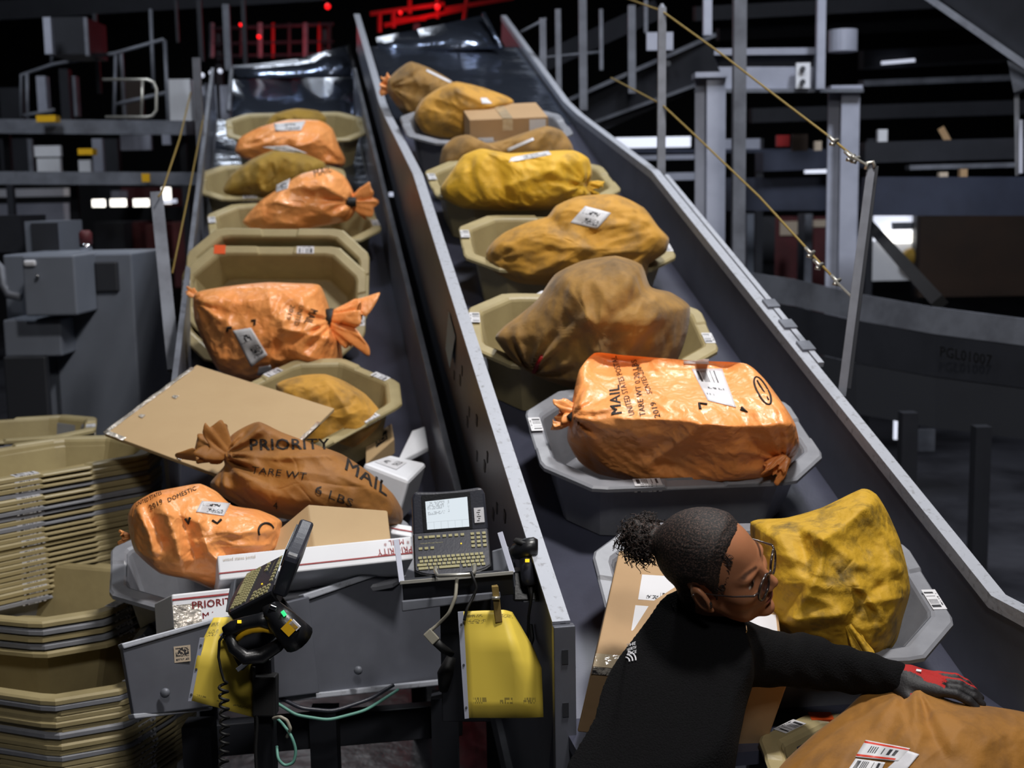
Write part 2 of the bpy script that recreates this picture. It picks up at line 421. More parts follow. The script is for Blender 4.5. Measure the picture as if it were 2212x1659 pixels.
# ------------------------------------------------------------------ cloth sacks: own outline, own distance, own fullness
def catmull(pts, n):
    P = np.array(pts, float); m = len(P); out = []
    for i in range(m):
        p0, p1, p2, p3 = P[(i - 1) % m], P[i], P[(i + 1) % m], P[(i + 2) % m]
        for k in range(12):
            t = k / 12
            out.append(0.45 * (p1 * (1 - t) + p2 * t) + 0.55 * 0.5 * ((2 * p1) + (-p0 + p2) * t + (2 * p0 - 5 * p1 + 4 * p2 - p3) * t * t + (-p0 + 3 * p1 - 3 * p2 + p3) * t ** 3))
    out = np.array(out); d = np.linalg.norm(np.roll(out, -1, 0) - out, axis=1); s = np.concatenate([[0], np.cumsum(d)]); L = s[-1]
    out = np.vstack([out, out[:1]]); q = np.arange(n) / n * L
    return np.stack([np.interp(q, s, out[:, i]) for i in range(2)], 1)
def segdist(P, a, b):
    a = np.asarray(a, float); b = np.asarray(b, float); ab = b - a
    t = np.clip(((P - a) @ ab) / max(ab @ ab, 1e-12), 0, 1); return np.linalg.norm(P - (a + t[:, None] * ab), axis=1)
SACKS = {}
CR = 1.7
class Sack: pass
def sack(key, name, label, cat, outline, z, H, m, Hb=None, e=3.0, ctrl=(), creases=(), ties=(), amp=0.008, ns=7.0, seed=0, group=None, NB=168, K=40, centre=None, tilt=0.0):
    S = Sack(); o2 = catmull(outline, NB)
    if centre is None:
        x, y = o2[:, 0], o2[:, 1]; x1, y1 = np.roll(x, -1), np.roll(y, -1); a = x * y1 - x1 * y
        centre = (((x + x1) * a).sum() / (3 * a.sum()), ((y + y1) * a).sum() / (3 * a.sum()))
    Pc = un(*centre, z); V = nrm(CAM - Pc)
    V = nrm(V + np.array([0, 0, 1.0]) * tilt)
    X = nrm(RT - (RT @ V) * V); Y = np.cross(V, X)
    def topl(px, py):
        rr = ray(px, py); t = (Pc - CAM) @ V / (rr @ V); q = CAM + rr * t - Pc; return np.array([q @ X, q @ Y])
    B = np.array([topl(*p) for p in o2]); size = np.linalg.norm(B, axis=1).mean()
    Hb = H * 0.8 if Hb is None else Hb
    rr = np.sin(np.linspace(0, math.pi / 2, K + 1))[1:]
    ring = np.repeat(rr, NB); Q = (rr[:, None, None] * B[None]).reshape(-1, 2)
    prof = np.sqrt(np.clip(1 - ring ** e, 0, 1))
    off = H * prof
    if len(ctrl):
        cp = np.array([topl(a, b) for a, b, *_ in ctrl]); tgt = np.array([k[2] for k in ctrl]); sg = size * 0.55
        # ring value of each control point
        ang = np.arctan2(B[:, 1], B[:, 0]); val = []
        for p in cp:
            i = np.argmin(np.abs(np.angle(np.exp(1j * (ang - math.atan2(p[1], p[0])))))); val.append(min(0.97, np.linalg.norm(p) / np.linalg.norm(B[i])))
        fade = lambda t: np.clip(1 - t ** 8, 0, 1) ** 0.5
        base = H * np.sqrt(np.clip(1 - np.array(val) ** e, 0, 1))
        G = np.exp(-((cp[:, None] - cp[None]) ** 2).sum(-1) / (2 * sg ** 2)) * fade(np.array(val))[:, None]
        wgt = np.linalg.lstsq(G + 1e-3 * np.eye(len(cp)), tgt - base, rcond=None)[0]
        off = off + (np.exp(-((Q[:, None] - cp[None]) ** 2).sum(-1) / (2 * sg ** 2)) @ wgt) * fade(ring)
    for pts, a, wd in creases:
        pl = [topl(*p) for p in pts]; dd = np.min([segdist(Q, pl[i], pl[i + 1]) for i in range(len(pl) - 1)], axis=0)
        off = off + a * np.exp(-np.abs(dd / wd) ** 1.5) * np.clip(1 - ring ** 6, 0, 1) ** 0.5
    for (tx, ty), a, R, k in ties:
        t = topl(tx, ty); q = Q - t; dist = np.linalg.norm(q, axis=1); an = np.arctan2(q[:, 1], q[:, 0])
        wob = np.array([noise.noise((math.cos(b_) * 1.7 + seed, math.sin(b_) * 1.7, d_ * 3)) for b_, d_ in zip(an, dist)])
        off = off + a * np.sin(k * an + 5 * wob) * np.exp(-dist / R) * np.clip(dist / 0.02, 0, 1) * np.clip(1 - ring ** 10, 0, 1)
    def W(p2, o_, sgn):
        out = np.zeros(len(p2)); sc = ns; ca0, sa0 = math.cos(seed * 1.3), math.sin(seed * 1.3)
        for i, (x, y) in enumerate(p2):
            xr, yr = x * ca0 + y * sa0, -x * sa0 + y * ca0
            q = Vector((xr * sc * .62 + seed * 3.1, yr * sc * 1.35 - seed, o_[i] * sc))
            w = noise.noise_vector(q * 0.6) * 0.5
            q2 = q + w
            f1 = noise.voronoi(q2 * 1.15)[0]; f2 = noise.voronoi(q2 * 2.5 + Vector((7, 3, 1)))[0]
            a1 = (f1[1] - f1[0]); a2 = (f2[1] - f2[0])
            out[i] = 2.3 * (f1[0] ** 2 - .3) + 0.8 * (f2[0] ** 2 - .3) - 0.35 * math.exp(-a1 * 14) + 0.9 * noise.noise(q * 0.45) + .25 * noise.noise(q * 5.0)
        return out * amp * CR
    off = off + W(Q, off, 1) * np.clip(1 - ring ** 14, 0, 1)
    # silhouette unevenness
    offb = -Hb * np.sqrt(np.clip(1 - ring ** 4, 0, 1))
    def to3(q, o_): return Pc + q[:, :1] * X + q[:, 1:2] * Y + o_[:, None] * V
    front = to3(Q, off); back = to3(Q, offb)[: (K - 1) * NB]
    c0 = H + (0 if not len(ctrl) else off[:NB].mean() - H * prof[:NB].mean())
    verts = [Pc + V * (off[:NB].mean())] + list(front) + [Pc - V * Hb] + list(back)
    fs = []; n1 = 1 + K * NB + 1
    for j in range(NB):
        k = (j + 1) % NB; fs.append((0, 1 + j, 1 + k)); fs.append((n1 - 1, n1 + k, n1 + j))
    for i in range(K - 1):
        for j in range(NB):
            k = (j + 1) % NB
            fs.append((1 + i * NB + j, 1 + (i + 1) * NB + j, 1 + (i + 1) * NB + k, 1 + i * NB + k))
            a0, a1 = n1 + i * NB + j, n1 + i * NB + k
            b0, b1 = (n1 + (i + 1) * NB + j, n1 + (i + 1) * NB + k) if i + 1 < K - 1 else (1 + (K - 1) * NB + j, 1 + (K - 1) * NB + k)
            fs.append((a0, a1, b1, b0))
    b = MB(); b.add(verts, fs)
    # normals outward check
    p0, p1, p2 = (np.array(b.v[i]) for i in b.f[0])
    if np.cross(p1 - p0, p2 - p0) @ V < 0: b.f = [tuple(reversed(f)) for f in b.f]
    o = b.build(name, m, None, smooth=True); tag(o, label, cat, group)
    S.o = o; S.Pc = Pc; S.V = V; S.X = X; S.Y = Y; S.top = topl
    S.bvh = BVHTree.FromPolygons([Vector(p) for p in b.v], b.f[: ])
    S.z = z; S.fall = float(off[:NB].mean())
    def onto(p, lift=0.003):
        """drop a point along the sack's facing direction onto its surface"""
        p = np.asarray(p, float)
        h = S.bvh.ray_cast(Vector((p + V * (2.0)).tolist()), Vector((-V).tolist()))
        if h[0] is None: return p + V * (S.fall * 0.3)
        return np.array(h[0]) + V * lift
    S.onto = onto
    def at(px, py):
        q = topl(px, py); return Pc + q[0] * X + q[1] * Y
    S.at = at
    SACKS[key] = S
    return S
def sack_label(S, quad, kind, name='address_label', n=8):
    c = [S.at(*q) for q in quad]
    return patch(name, kind, *c, parent=S.o, nx=n, ny=n, fn=S.onto, solid=0.0008)
def sack_text(S, body, o, e, h, m='black_ink', bold=False, name='lettering'):
    """o = baseline start, e = baseline end of the line, h = up vector in px of a capital"""
    V_, _ = text_mesh(body, bold)
    if not len(V_): return
    wd = V_[:, 0].max(); a = S.at(*o); ex = (S.at(*e) - a) / wd; ey = S.at(o[0] + h[0], o[1] + h[1]) - a
    return flat_text(name, body, a, ex, ey, m, S.o, bold, fn=lambda p: S.onto(p, 0.0035))
def ruffle(S, p0, p1, w0, w1, m, z=None, seed=0, folds=6, name='gathered_neck', flat=0.55):
    """gathered cloth end: from the tie at p0 to the free edge at p1 (px), widths in px"""
    z = z if z is not None else S.z
    a = un(*p0, z); b = un(*p1, z); ax = b - a; V = nrm(CAM - a); sd = nrm(np.cross(V, ax)); k = z / F
    rnd = random.Random(seed); ph = rnd.random() * 6; nT, nA = 14, 96
    P = np.zeros((nT, nA + 1, 3))
    for i in range(nT):
        t = i / (nT - 1); w = (w0 + (w1 - w0) * (t ** 0.7)) * k / 2
        for j in range(nA + 1):
            an = 2 * math.pi * j / nA
            fo = math.sin(folds * an + ph + 1.4 * t) + 0.5 * math.sin((folds * 2 - 1) * an + ph * 2) + 0.35 * math.sin((3 * folds + 1) * an)
            nz_ = noise.noise(Vector((math.cos(an) * 2.2 + seed, math.sin(an) * 2.2, t * 2.5)))
            rr = w * (1 + 0.34 * fo * min(1, t * 1.6 + .15) + .55 * nz_ * t)
            tt = t + 0.26 * t * math.sin(2 * an + ph) + 0.16 * t * math.sin(5 * an + ph) + .45 * t * nz_
            P[i, j] = a + ax * tt + sd * rr * math.cos(an) + V * rr * flat * math.sin(an)
    bb = MB(); bb.grid(P); o = bb.build(name, m, S.o, smooth=True, solid=0.002)
    return o
def tie_band(S, p0, p1, rpx, m='rubber', z=None, name='tie', seg=14, wpx=6):
    z = z if z is not None else S.z
    a = un(*p0, z); b = un(*p1, z); mid = (a + b) / 2; ax = nrm(b - a); k = z / F
    V = nrm(CAM - mid); q = nrm(np.cross(ax, V))
    bb = MB(); bb._lathe(mid - q * wpx * k * .5, q, [(0, rpx * k * .93), (wpx * k * .2, rpx * k), (wpx * k * .8, rpx * k), (wpx * k, rpx * k * .93)], seg)
    return bb.build(name, m, S.o, smooth=True)

# ------------------------------------------------------------------ organic surfaces: distance fields -> quads
def surfnet(fn, lo, hi, h):
    lo = np.asarray(lo, float); hi = np.asarray(hi, float)
    n = np.ceil((hi - lo) / h).astype(int) + 1
    ax = [lo[i] + h * np.arange(n[i]) for i in range(3)]
    G = np.stack(np.meshgrid(*ax, indexing='ij'), -1); val = np.empty(n)
    for i in range(0, n[0], 16): val[i:i + 16] = fn(G[i:i + 16].reshape(-1, 3)).reshape(G[i:i + 16].shape[:3])
    s = val < 0
    cn = n - 1; acc = np.zeros((*cn, 3)); cnt = np.zeros(cn)
    idx = np.stack(np.meshgrid(*[np.arange(k) for k in cn], indexing='ij'), -1).astype(float)
    corners = [(a, b, c) for a in (0, 1) for b in (0, 1) for c in (0, 1)]
    sl = lambda A, k: A[k[0]:k[0] + cn[0], k[1]:k[1] + cn[1], k[2]:k[2] + cn[2]]
    for i in range(3):
        for k in corners:
            if k[i]: continue
            k2 = list(k); k2[i] = 1
            a, b = sl(val, k), sl(val, k2); x = (a < 0) != (b < 0)
            t = np.where(x, a / np.where(x, a - b, 1), 0)
            off = np.broadcast_to(np.array(k, float), (*cn, 3)).copy(); off[..., i] += t
            acc += off * x[..., None]; cnt += x
    ok = cnt > 0; ids = -np.ones(cn, int); ids[ok] = np.arange(ok.sum())
    V = lo + h * (idx[ok] + acc[ok] / cnt[ok][:, None])
    Fs = []
    for i in range(3):
        j, k = (i + 1) % 3, (i + 2) % 3
        a = [slice(None)] * 3; b = [slice(None)] * 3; a[i] = slice(0, n[i] - 1); b[i] = slice(1, n[i])
        e = np.argwhere(s[tuple(a)] != s[tuple(b)])
        e = e[(e[:, j] > 0) & (e[:, k] > 0) & (e[:, j] < cn[j]) & (e[:, k] < cn[k])]
        if not len(e): continue
        dj = np.eye(3, dtype=int)[j]; dk = np.eye(3, dtype=int)[k]
        q = [ids[tuple((e - x).T)] for x in (dj + dk, dk, 0 * dj, dj)]
        q = np.stack(q, 1); fl = s[tuple(e.T)]
        q[~fl] = q[~fl][:, ::-1]
        Fs.append(q)
    Fq = np.vstack(Fs); return V, Fq
def smin(a, b, k):
    h = np.clip(0.5 + 0.5 * (b - a) / k, 0, 1); return b * (1 - h) + a * h - k * h * (1 - h)
def smax(a, b, k): return -smin(-a, -b, k)
def sd_ell(P, c, r):
    q = (P - np.asarray(c)) / np.asarray(r); k0 = np.linalg.norm(q, axis=1); k1 = np.linalg.norm(q / np.asarray(r), axis=1)
    return k0 * (k0 - 1) / np.maximum(k1, 1e-9)
def sd_cap(P, a, b, ra, rb):
    a = np.asarray(a, float); b = np.asarray(b, float); ab = b - a
    t = np.clip(((P - a) @ ab) / (ab @ ab), 0, 1); return np.linalg.norm(P - (a + t[:, None] * ab), axis=1) - (ra + (rb - ra) * t)
def sd_mesh(name, m, fn, lo, hi, h, parent=None, relax=1):
    V, Fq = surfnet(fn, lo, hi, h)
    me = bpy.data.meshes.new(name)
    org = np.array(parent.location) if parent is not None else np.zeros(3)
    me.from_pydata((V - org).tolist(), [], Fq.tolist()); me.update(); me.materials.append(MATS[m])
    me.polygons.foreach_set('use_smooth', [True] * len(me.polygons))
    o = bpy.data.objects.new(name, me); link(o, parent); o['_org'] = list(map(float, org))
    if relax:
        md = o.modifiers.new('relax', 'SMOOTH'); md.factor = 0.5; md.iterations = relax
    return o

# ------------------------------------------------------------------ the hall
def structure(name, b, m, label=None, **k):
    o = b.build(name, m, None, **k); o['kind'] = 'structure'
    return o
b = MB(); b.abox(-16, 16, -3, 30, -0.1, 0.0); structure('floor', b, 'floor_concrete')
b = MB(); b.abox(-16, 16, 30, 30.2, 0, 10); structure('wall_back', b, 'wall_dark')
b = MB(); b.abox(-16.2, -16, -3, 30, 0, 10); structure('wall_left', b, 'wall_dark')
b = MB(); b.abox(16, 16.2, -3, 30, 0, 10); structure('wall_right', b, 'wall_dark')
b = MB(); b.abox(-16, 16, -3, 30, 10, 10.2); structure('ceiling', b, 'ceiling_dark')

# ------------------------------------------------------------------ chutes
def ribbon(fr, sh, w0, w1):
    """solid strip between w0 and w1 along (s,h) pairs"""
    b = MB(); n = len(sh); vs = []
    for s, h, h2 in sh:
        vs += [fr(s, w0, h), fr(s, w1, h), fr(s, w1, h2), fr(s, w0, h2)]
    fs = [(3, 2, 1, 0), tuple(4 * (n - 1) + k for k in range(4))]
    for i in range(n - 1):
        for k in range(4): fs.append((4 * i + k, 4 * i + (k + 1) % 4, 4 * i + 4 + (k + 1) % 4, 4 * i + 4 + k))
    b.add(vs, fs); return b
def frw(fr, flat_s):
    """chute frame that runs level below flat_s"""
    Dh = nrm([D[0], D[1], 0]); up = np.array([0, 0, 1.0])
    def g(s, w, h):
        if s >= flat_s: return fr(s, w, h)
        k = fr(flat_s, w, 0)
        return k + (s - flat_s) * Dh + h * (up if s < flat_s - 1e-6 else N)
    return g
_k = un(2140, 1290, zon(OR, 2140, 1290, 0.26)); SK = float((_k - OR) @ D)
crf = frw(cr, SK)
# right chute
RC = empty('conveyor_chute', cr(0, 0, -0.3), 'wide grey steel chute on the right carrying trays down to the woman', 'chute')
sl = [(s, -0.03, 0.0) for s in (SK - 0.25, SK, 1, 2, 3, 4, 5.3)]
ribbon(crf, sl, -0.5, 0.5).build('bed', 'bed_belt', RC)
ribbon(crf, [(SK - 1.4, -0.23, -0.20), (SK - 0.25, -0.23, -0.20)], -0.02, 0.5).build('loading_table', 'bed_belt', RC)
hw = lambda s: 0.26 if s <= 2.06 else max(0.05, 0.26 - (s - 2.06) * 0.125)
ss = [SK - 1.4, SK, 0, 1, 2.06, 2.6, 3.2, 3.5, 3.85, 4.5, 5.3, 6.0]
ribbon(crf, [(s, -0.12, hw(s)) for s in ss], 0.5, 0.512).build('side_wall', 'chute_paint', RC)
ribbon(crf, [(s, hw(s) - 0.03, hw(s) + 0.004) for s in ss], 0.494, 0.53).build('wall_edge', 'chute_edge', RC)
ribbon(crf, [(s, hw(s) - 0.008, hw(s) + 0.008) for s in (0.25, 1, 2.0)], 0.533, 0.552).build('wall_edge', 'chute_edge', RC)
ssl = [s for s in ss if s > SK] ; ssl = [SK + 0.02] + ssl
ribbon(cr, [(s, -0.55 if s < 3 else -0.2, hw(s)) for s in ssl], -0.512, -0.5).build('side_wall', 'chute_paint', RC)
ribbon(cr, [(s, hw(s) - 0.002, hw(s) + 0.006) for s in ssl], -0.53, -0.49).build('wall_edge', 'chute_edge', RC)
# clips along the right edge
for s in (0.36, 0.52, 0.68):
    q = cr(s, 0.535, 0.268); bb = MB(); bb.box(q, C * .022, D * .03, N * .006); bb.build('edge_clip', 'steel', RC)
# left end post with bolt slots
p = cr(SK + 0.02, -0.506, 0.26)
bb = MB(); bb.box(p + np.array([0, 0, -0.20]) - D * 0.006, C * 0.024, nrm([D[0], D[1], 0]) * 0.012, (0, 0, 0.20)); bb.build('end_post', 'chute_paint', RC, bevel=0.002)
for dz in (0.07, 0.19):
    bb = MB(); bb.box(p + np.array([0, 0, -dz]) - nrm([D[0], D[1], 0]) * 0.018, C * 0.007, (0, 0.002, 0), (0, 0, 0.016)); bb.build('bolt_slot', 'cabinet_dark', RC)
# dents: bolt holes along the outer face of the left wall
for i in range(16):
    s = SK + 0.45 + i * 0.09 + 0.03 * math.sin(i * 3.3); q = cr(s, -0.5135, 0.08 - 0.06 * (i % 3) * 0.9)
    bb = MB(); bb.box(q, C * .0012, D * (0.008 + .004 * (i % 2)), N * 0.016); bb.build('wall_hole', 'cabinet_dark', RC)
# top: crimped deflector sheet
def sheet_px(name, m, rows, parent, smooth=True, solid=0.004):
    """rows of (px,py,z) with equal counts -> bent sheet"""
    P = np.array([[un(*q) for q in r] for r in rows]); b = MB(); b.grid(P); return b.build(name, m, parent, smooth=smooth, solid=solid)
zt = zon(OR, 940, 112, 0.0)
sheet_px('deflector_sheet', 'sheet_metal', [[(812, 82, zt + .25), (860, 72, zt + .2), (902, 64, zt + .3), (960, 52, zt + .2), (1043, 33, zt + .3)],
    [(815, 96, zt + .05), (862, 96, zt - .02), (910, 88, zt + .14), (975, 84, zt - .04), (1062, 70, zt + .12)],
    [(818, 112, zt), (866, 111, zt), (930, 109, zt), (990, 107, zt), (1080, 105, zt)]], RC)
sheet_px('deflector_rib', 'sheet_metal', [[(1040, 30, zt + .2), (1048, 29, zt + .2)], [(1078, 104, zt - .05), (1087, 103, zt - .05)]], RC, solid=0.02)
ribbon(cr, [(s, 0.0, 0.004) for s in (3.6, 4.2, 5.3)], -0.49, 0.49).build('slide_plate', 'sheet_metal', RC)
# legs under the chute
for s in (0.4, 2.6, 4.8):
    for w in (-0.45, 0.45):
        q = cr(s, w, -0.12); bb = MB(); bb.abox(q[0] - .03, q[0] + .03, q[1] - .03, q[1] + .03, 0, q[2]); bb.build('leg', 'dark_steel', RC)
for w in (0.05, 0.45):
    q = crf(SK - 0.9, w, -0.03); bb = MB(); bb.abox(q[0] - .025, q[0] + .025, q[1] - .025, q[1] + .025, 0, q[2]); bb.build('leg', 'dark_steel', RC)
# perforated stringer below the left wall
ribbon(cr, [(s, -0.62, -0.55) for s in (SK + .1, 1, 2, 3)], -0.53, -0.50).build('stringer', 'steel', RC)
bb = MB(); q = [un(1015, 735, zon(OR, 1015, 735, .1) - .02)]
patch('paper_note', 'blue_card', cr(0.98, -0.516, 0.14), cr(0.80, -0.516, 0.13), cr(0.82, -0.53, 0.0), cr(0.97, -0.525, -0.0), parent=RC)

# left chute
SE = -0.62
LC = empty('conveyor_chute', cl(0, 0, -0.3), 'narrower grey chute on the left heaped with parcels above two keyboards', 'chute')
ribbon(cl, [(s, -0.03, 0.0) for s in (SE, 0, 1, 2, 3, 4.4)], -0.44, 0.44).build('bed', 'bed_belt', LC)
ribbon(cl, [(s, 0.0, 0.004) for s in (3.0, 3.6, 4.4)], -0.43, 0.43).build('slide_plate', 'sheet_metal', LC)
for w, a in ((-0.452, -0.44), (0.44, 0.452)):
    ribbon(cl, [(s, -0.15, 0.30) for s in (SE + (0.1 if w > 0 else 0.40), 1, 2, 3, 3.6, 4.5)], w, a).build('side_wall', 'chute_paint', LC)
    ribbon(cl, [(s, 0.29, 0.31) for s in (SE + (0.1 if w > 0 else 0.40), 1, 2, 3, 3.6, 4.5)], w - .004, a + .004).build('wall_edge', 'steel', LC)
zt = zon(OL, 630, 165, 0.05)
sheet_px('deflector_sheet', 'sheet_metal', [[(502, 142, zt + .3), (560, 138, zt + .2), (640, 128, zt + .35), (700, 112, zt + .1), (752, 98, zt + .3)],
    [(505, 152, zt + .1), (560, 150, zt - .02), (650, 140, zt + .2), (705, 136, zt - .05), (758, 128, zt + .1)],
    [(508, 168, zt), (570, 168, zt), (650, 166, zt), (700, 166, zt), (764, 164, zt)]], LC)
sheet_px('back_plate', 'sheet_metal', [[(504, 172, zt), (560, 171, zt + .02), (630, 170, zt + .05), (700, 169, zt + .02), (764, 167, zt)],
    [(502, 215, zt - .3), (560, 216, zt - .2), (630, 218, zt - .1), (700, 216, zt - .22), (768, 212, zt - .3)],
    [(500, 270, zt - .75), (560, 272, zt - .7), (630, 272, zt - .65), (700, 270, zt - .7), (772, 266, zt - .75)]], LC)
bb = MB(); bb.tube([un(754, 98, zt), un(764, 140, zt - .05), un(770, 200, zt - .3), un(772, 262, zt - .7)], 0.022, 8); bb.build('rim_bar', 'silver', LC, smooth=True)
bb = MB(); bb.tube([un(500, 150, zt), un(494, 240, zt - .5)], 0.016, 8); bb.build('rim_bar', 'steel', LC, smooth=True)
# end panels at the near end of the left chute
def slab(name, m, quad, th, parent, bevel=0.003):
    P = [un(*q) for q in quad]; nn = nrm(np.cross(P[1] - P[0], P[-1] - P[0]))
    P = [CAM + ray(q[0], q[1]) * float((P[0] - CAM) @ nn / (ray(q[0], q[1]) @ nn)) for q in quad]
    if nn @ (CAM - P[0]) < 0: nn = -nn
    b = MB(); b.prism(P, -nn * th); return b.build(name, m, parent, bevel=bevel)
slab('end_panel', 'chute_paint', [(263, 1392, 2.95), (668, 1288, 3.25), (691, 1497, 3.25), (290, 1548, 2.95)], 0.02, LC)
slab('end_panel', 'chute_paint', [(662, 1288, 3.262), (860, 1222, 3.45), (1010, 1270, 3.5), (1012, 1468, 3.5), (690, 1500, 3.262)], 0.02, LC)
def pbar(name, m, pts, r, parent=None, seg=6, smooth=True, lab=None, cat=None, group=None):
    b = MB(); b.tube([un(*p) for p in pts], r, seg); o = b.build(name, m, parent, smooth=smooth)
    if lab: tag(o, lab, cat, group)
    return o
slab('panel_flange', 'chute_edge', [(262, 1390, 2.945), (468, 1334, 3.09), (470, 1343, 3.09), (268, 1402, 2.945)], 0.03, LC)
slab('panel_flange', 'chute_edge', [(655, 1284, 3.25), (856, 1218, 3.44), (858, 1229, 3.44), (660, 1298, 3.25)], 0.03, LC)
slab('panel_flange', 'chute_edge', [(288, 1542, 2.945), (460, 1522, 3.09), (460, 1533, 3.09), (292, 1553, 2.945)], 0.03, LC)
slab('panel_flange', 'chute_edge', [(600, 1505, 3.2), (1012, 1462, 3.49), (1012, 1474, 3.49), (604, 1518, 3.2)], 0.03, LC)
for q in ((362, 1492, 3.0), (776, 1444, 3.31)):
    c0 = un(*q); bb = MB(); bb.lathe(c0 - FW * .018, -FW, [(0, .011), (.006, .011), (.010, .006)], 14); bb.build('bolt', 'steel', LC, smooth=True)
patch('notice_sticker', 'label_sticker', un(375, 1397, 3.02), un(411, 1393, 3.04), un(412, 1428, 3.04), un(377, 1432, 3.02), parent=LC)
# inner edge rails and frame under the left chute end
slab('side_rail', 'dark_steel', [(310, 1368, 3.3), (365, 1290, 3.6), (395, 1310, 3.6), (330, 1395, 3.3)], 0.05, LC)
for x, y, z in ((430, 1560, 3.2), (700, 1530, 3.4), (960, 1500, 3.5)):
    q = un(x, y, z); bb = MB(); bb.abox(q[0] - .035, q[0] + .035, q[1] - .035, q[1] + .035, 0, q[2]); bb.build('leg', 'dark_steel', LC)
slab('cross_beam', 'dark_steel', [(420, 1570, 3.3), (1000, 1520, 3.6), (1000, 1590, 3.6), (420, 1640, 3.3)], 0.06, LC)
for s in (0.6, 2.4, 4.2):
    for w in (-0.42, 0.42):
        q = cl(s, w, -0.12); bb = MB(); bb.abox(q[0] - .03, q[0] + .03, q[1] - .03, q[1] + .03, 0, q[2]); bb.build('leg', 'dark_steel', LC)
# gap between the two chutes: framework posts and strips
ribbon(cl, [(s, -0.10, 0.0) for s in (-0.2, 1, 2, 3.5)], 0.49, 0.52).build('outer_rail', 'steel', LC)

# ------------------------------------------------------------------ mail trays (long octagonal tubs)
def octo(hx, hy, ch, z, notch=0.0, nz=0.0, r=4):
    """loop of an octagon with softened corners; every loop has the same count"""
    pts = []
    def side(a, b, ks):
        for k in ks: pts.append(np.array(a) * (1 - k) + np.array(b) * k)
    c8 = [(hx - ch, -hy), (hx, -hy + ch), (hx, hy - ch), (hx - ch, hy), (-hx + ch, hy), (-hx, hy - ch), (-hx, -hy + ch), (-hx + ch, -hy)]
    for i in range(8):
        a, b = c8[i], c8[(i + 1) % 8]
        long_side = i in (3, 7)
        ks = (0.06, 0.10, 0.34, 0.355, 0.645, 0.66, 0.90, 0.94) if long_side else (0.06, 0.12, 0.3, 0.33, 0.67, 0.70, 0.88, 0.94)
        for k in ks: pts.append(np.array(a) * (1 - k) + np.array(b) * k)
    zz = [z] * len(pts)
    if nz:
        for i in (3, 7):
            for j in (3, 4): zz[i * 8 + j] = z - nz
        for i in (1, 5):
            for j in (3, 4): zz[i * 8 + j] = z - nz
    return [(p[0], p[1], q) for p, q in zip(pts, zz)]
def loops_mesh(name, m, loops, close_ends=(True, True)):
    b = MB(); n = len(loops[0]); vs = [p for l in loops for p in l]; fs = []
    for i in range(len(loops) - 1):
        for j in range(n): k = (j + 1) % n; fs.append((i * n + j, i * n + k, (i + 1) * n + k, (i + 1) * n + j))
    if close_ends[0]: fs.append(tuple(range(n - 1, -1, -1)))
    if close_ends[1]: fs.append(tuple((len(loops) - 1) * n + k for k in range(n)))
    b.add(vs, fs); return b
TX, TY, TH, TC = 0.40, 0.275, 0.205, 0.125
def tray_meshes():
    i = 0.038
    tub = loops_mesh('tub', None, [octo(TX - .09, TY - .075, TC * .7, 0.0), octo(TX - .083, TY - .068, TC * .72, 0.004),
        octo(TX - i - .002, TY - i - .002, TC * .92, TH - .012), octo(TX - i - .004, TY - i - .004, TC * .92, TH - .004), octo(TX - i - .008, TY - i - .008, TC * .91, TH - .012),
        octo(TX - .089, TY - .074, TC * .7, 0.010), octo(TX - .094, TY - .08, TC * .7, 0.005)])
    rim = loops_mesh('rim', None, [octo(TX - i - .001, TY - i - .001, TC * .92, TH - .014), octo(TX - .006, TY - .006, TC, TH - .012), octo(TX - .004, TY - .004, TC, TH - .015),
        octo(TX, TY, TC, TH - .015), octo(TX, TY, TC, TH - .005, nz=.006), octo(TX - .005, TY - .005, TC, TH, nz=.007),
        octo(TX - i + .004, TY - i + .004, TC * .93, TH, nz=.007), octo(TX - i - .003, TY - i - .003, TC * .92, TH - .006, nz=.005)], (False, False))
    n = len(octo(1, 1, .1, 0)); L = 8
    rim.f += [((L - 1) * n + j, (L - 1) * n + (j + 1) % n, (j + 1) % n, j) for j in range(n)]
    return tub, rim
_tub, _rim = tray_meshes()
TM = {}
for cname in ('tan', 'grey'):
    TM[cname] = (_tub.mesh(cname + '_tub', cname + '_plastic', False), _rim.mesh(cname + '_rim', cname + '_plastic', False))
def tray_label_mesh(kind='label_bar', L=0.075, Wd=0.034):
    me = bpy.data.meshes.new('barcode_label')
    me.from_pydata([(-L / 2, -Wd / 2, 0), (L / 2, -Wd / 2, 0), (L / 2, Wd / 2, 0), (-L / 2, Wd / 2, 0), (L / 2, -Wd / 2 - .001, -.02), (-L / 2, -Wd / 2 - .001, -.02)], [], [(0, 1, 2, 3), (5, 4, 1, 0)]); me.update()
    me.materials.append(MATS[kind]); set_uv(me, [(0, .0), (1, .0), (1, 1), (0, 1), (1, 0.9), (0, 0.9)]); return me
TLAB = tray_label_mesh()
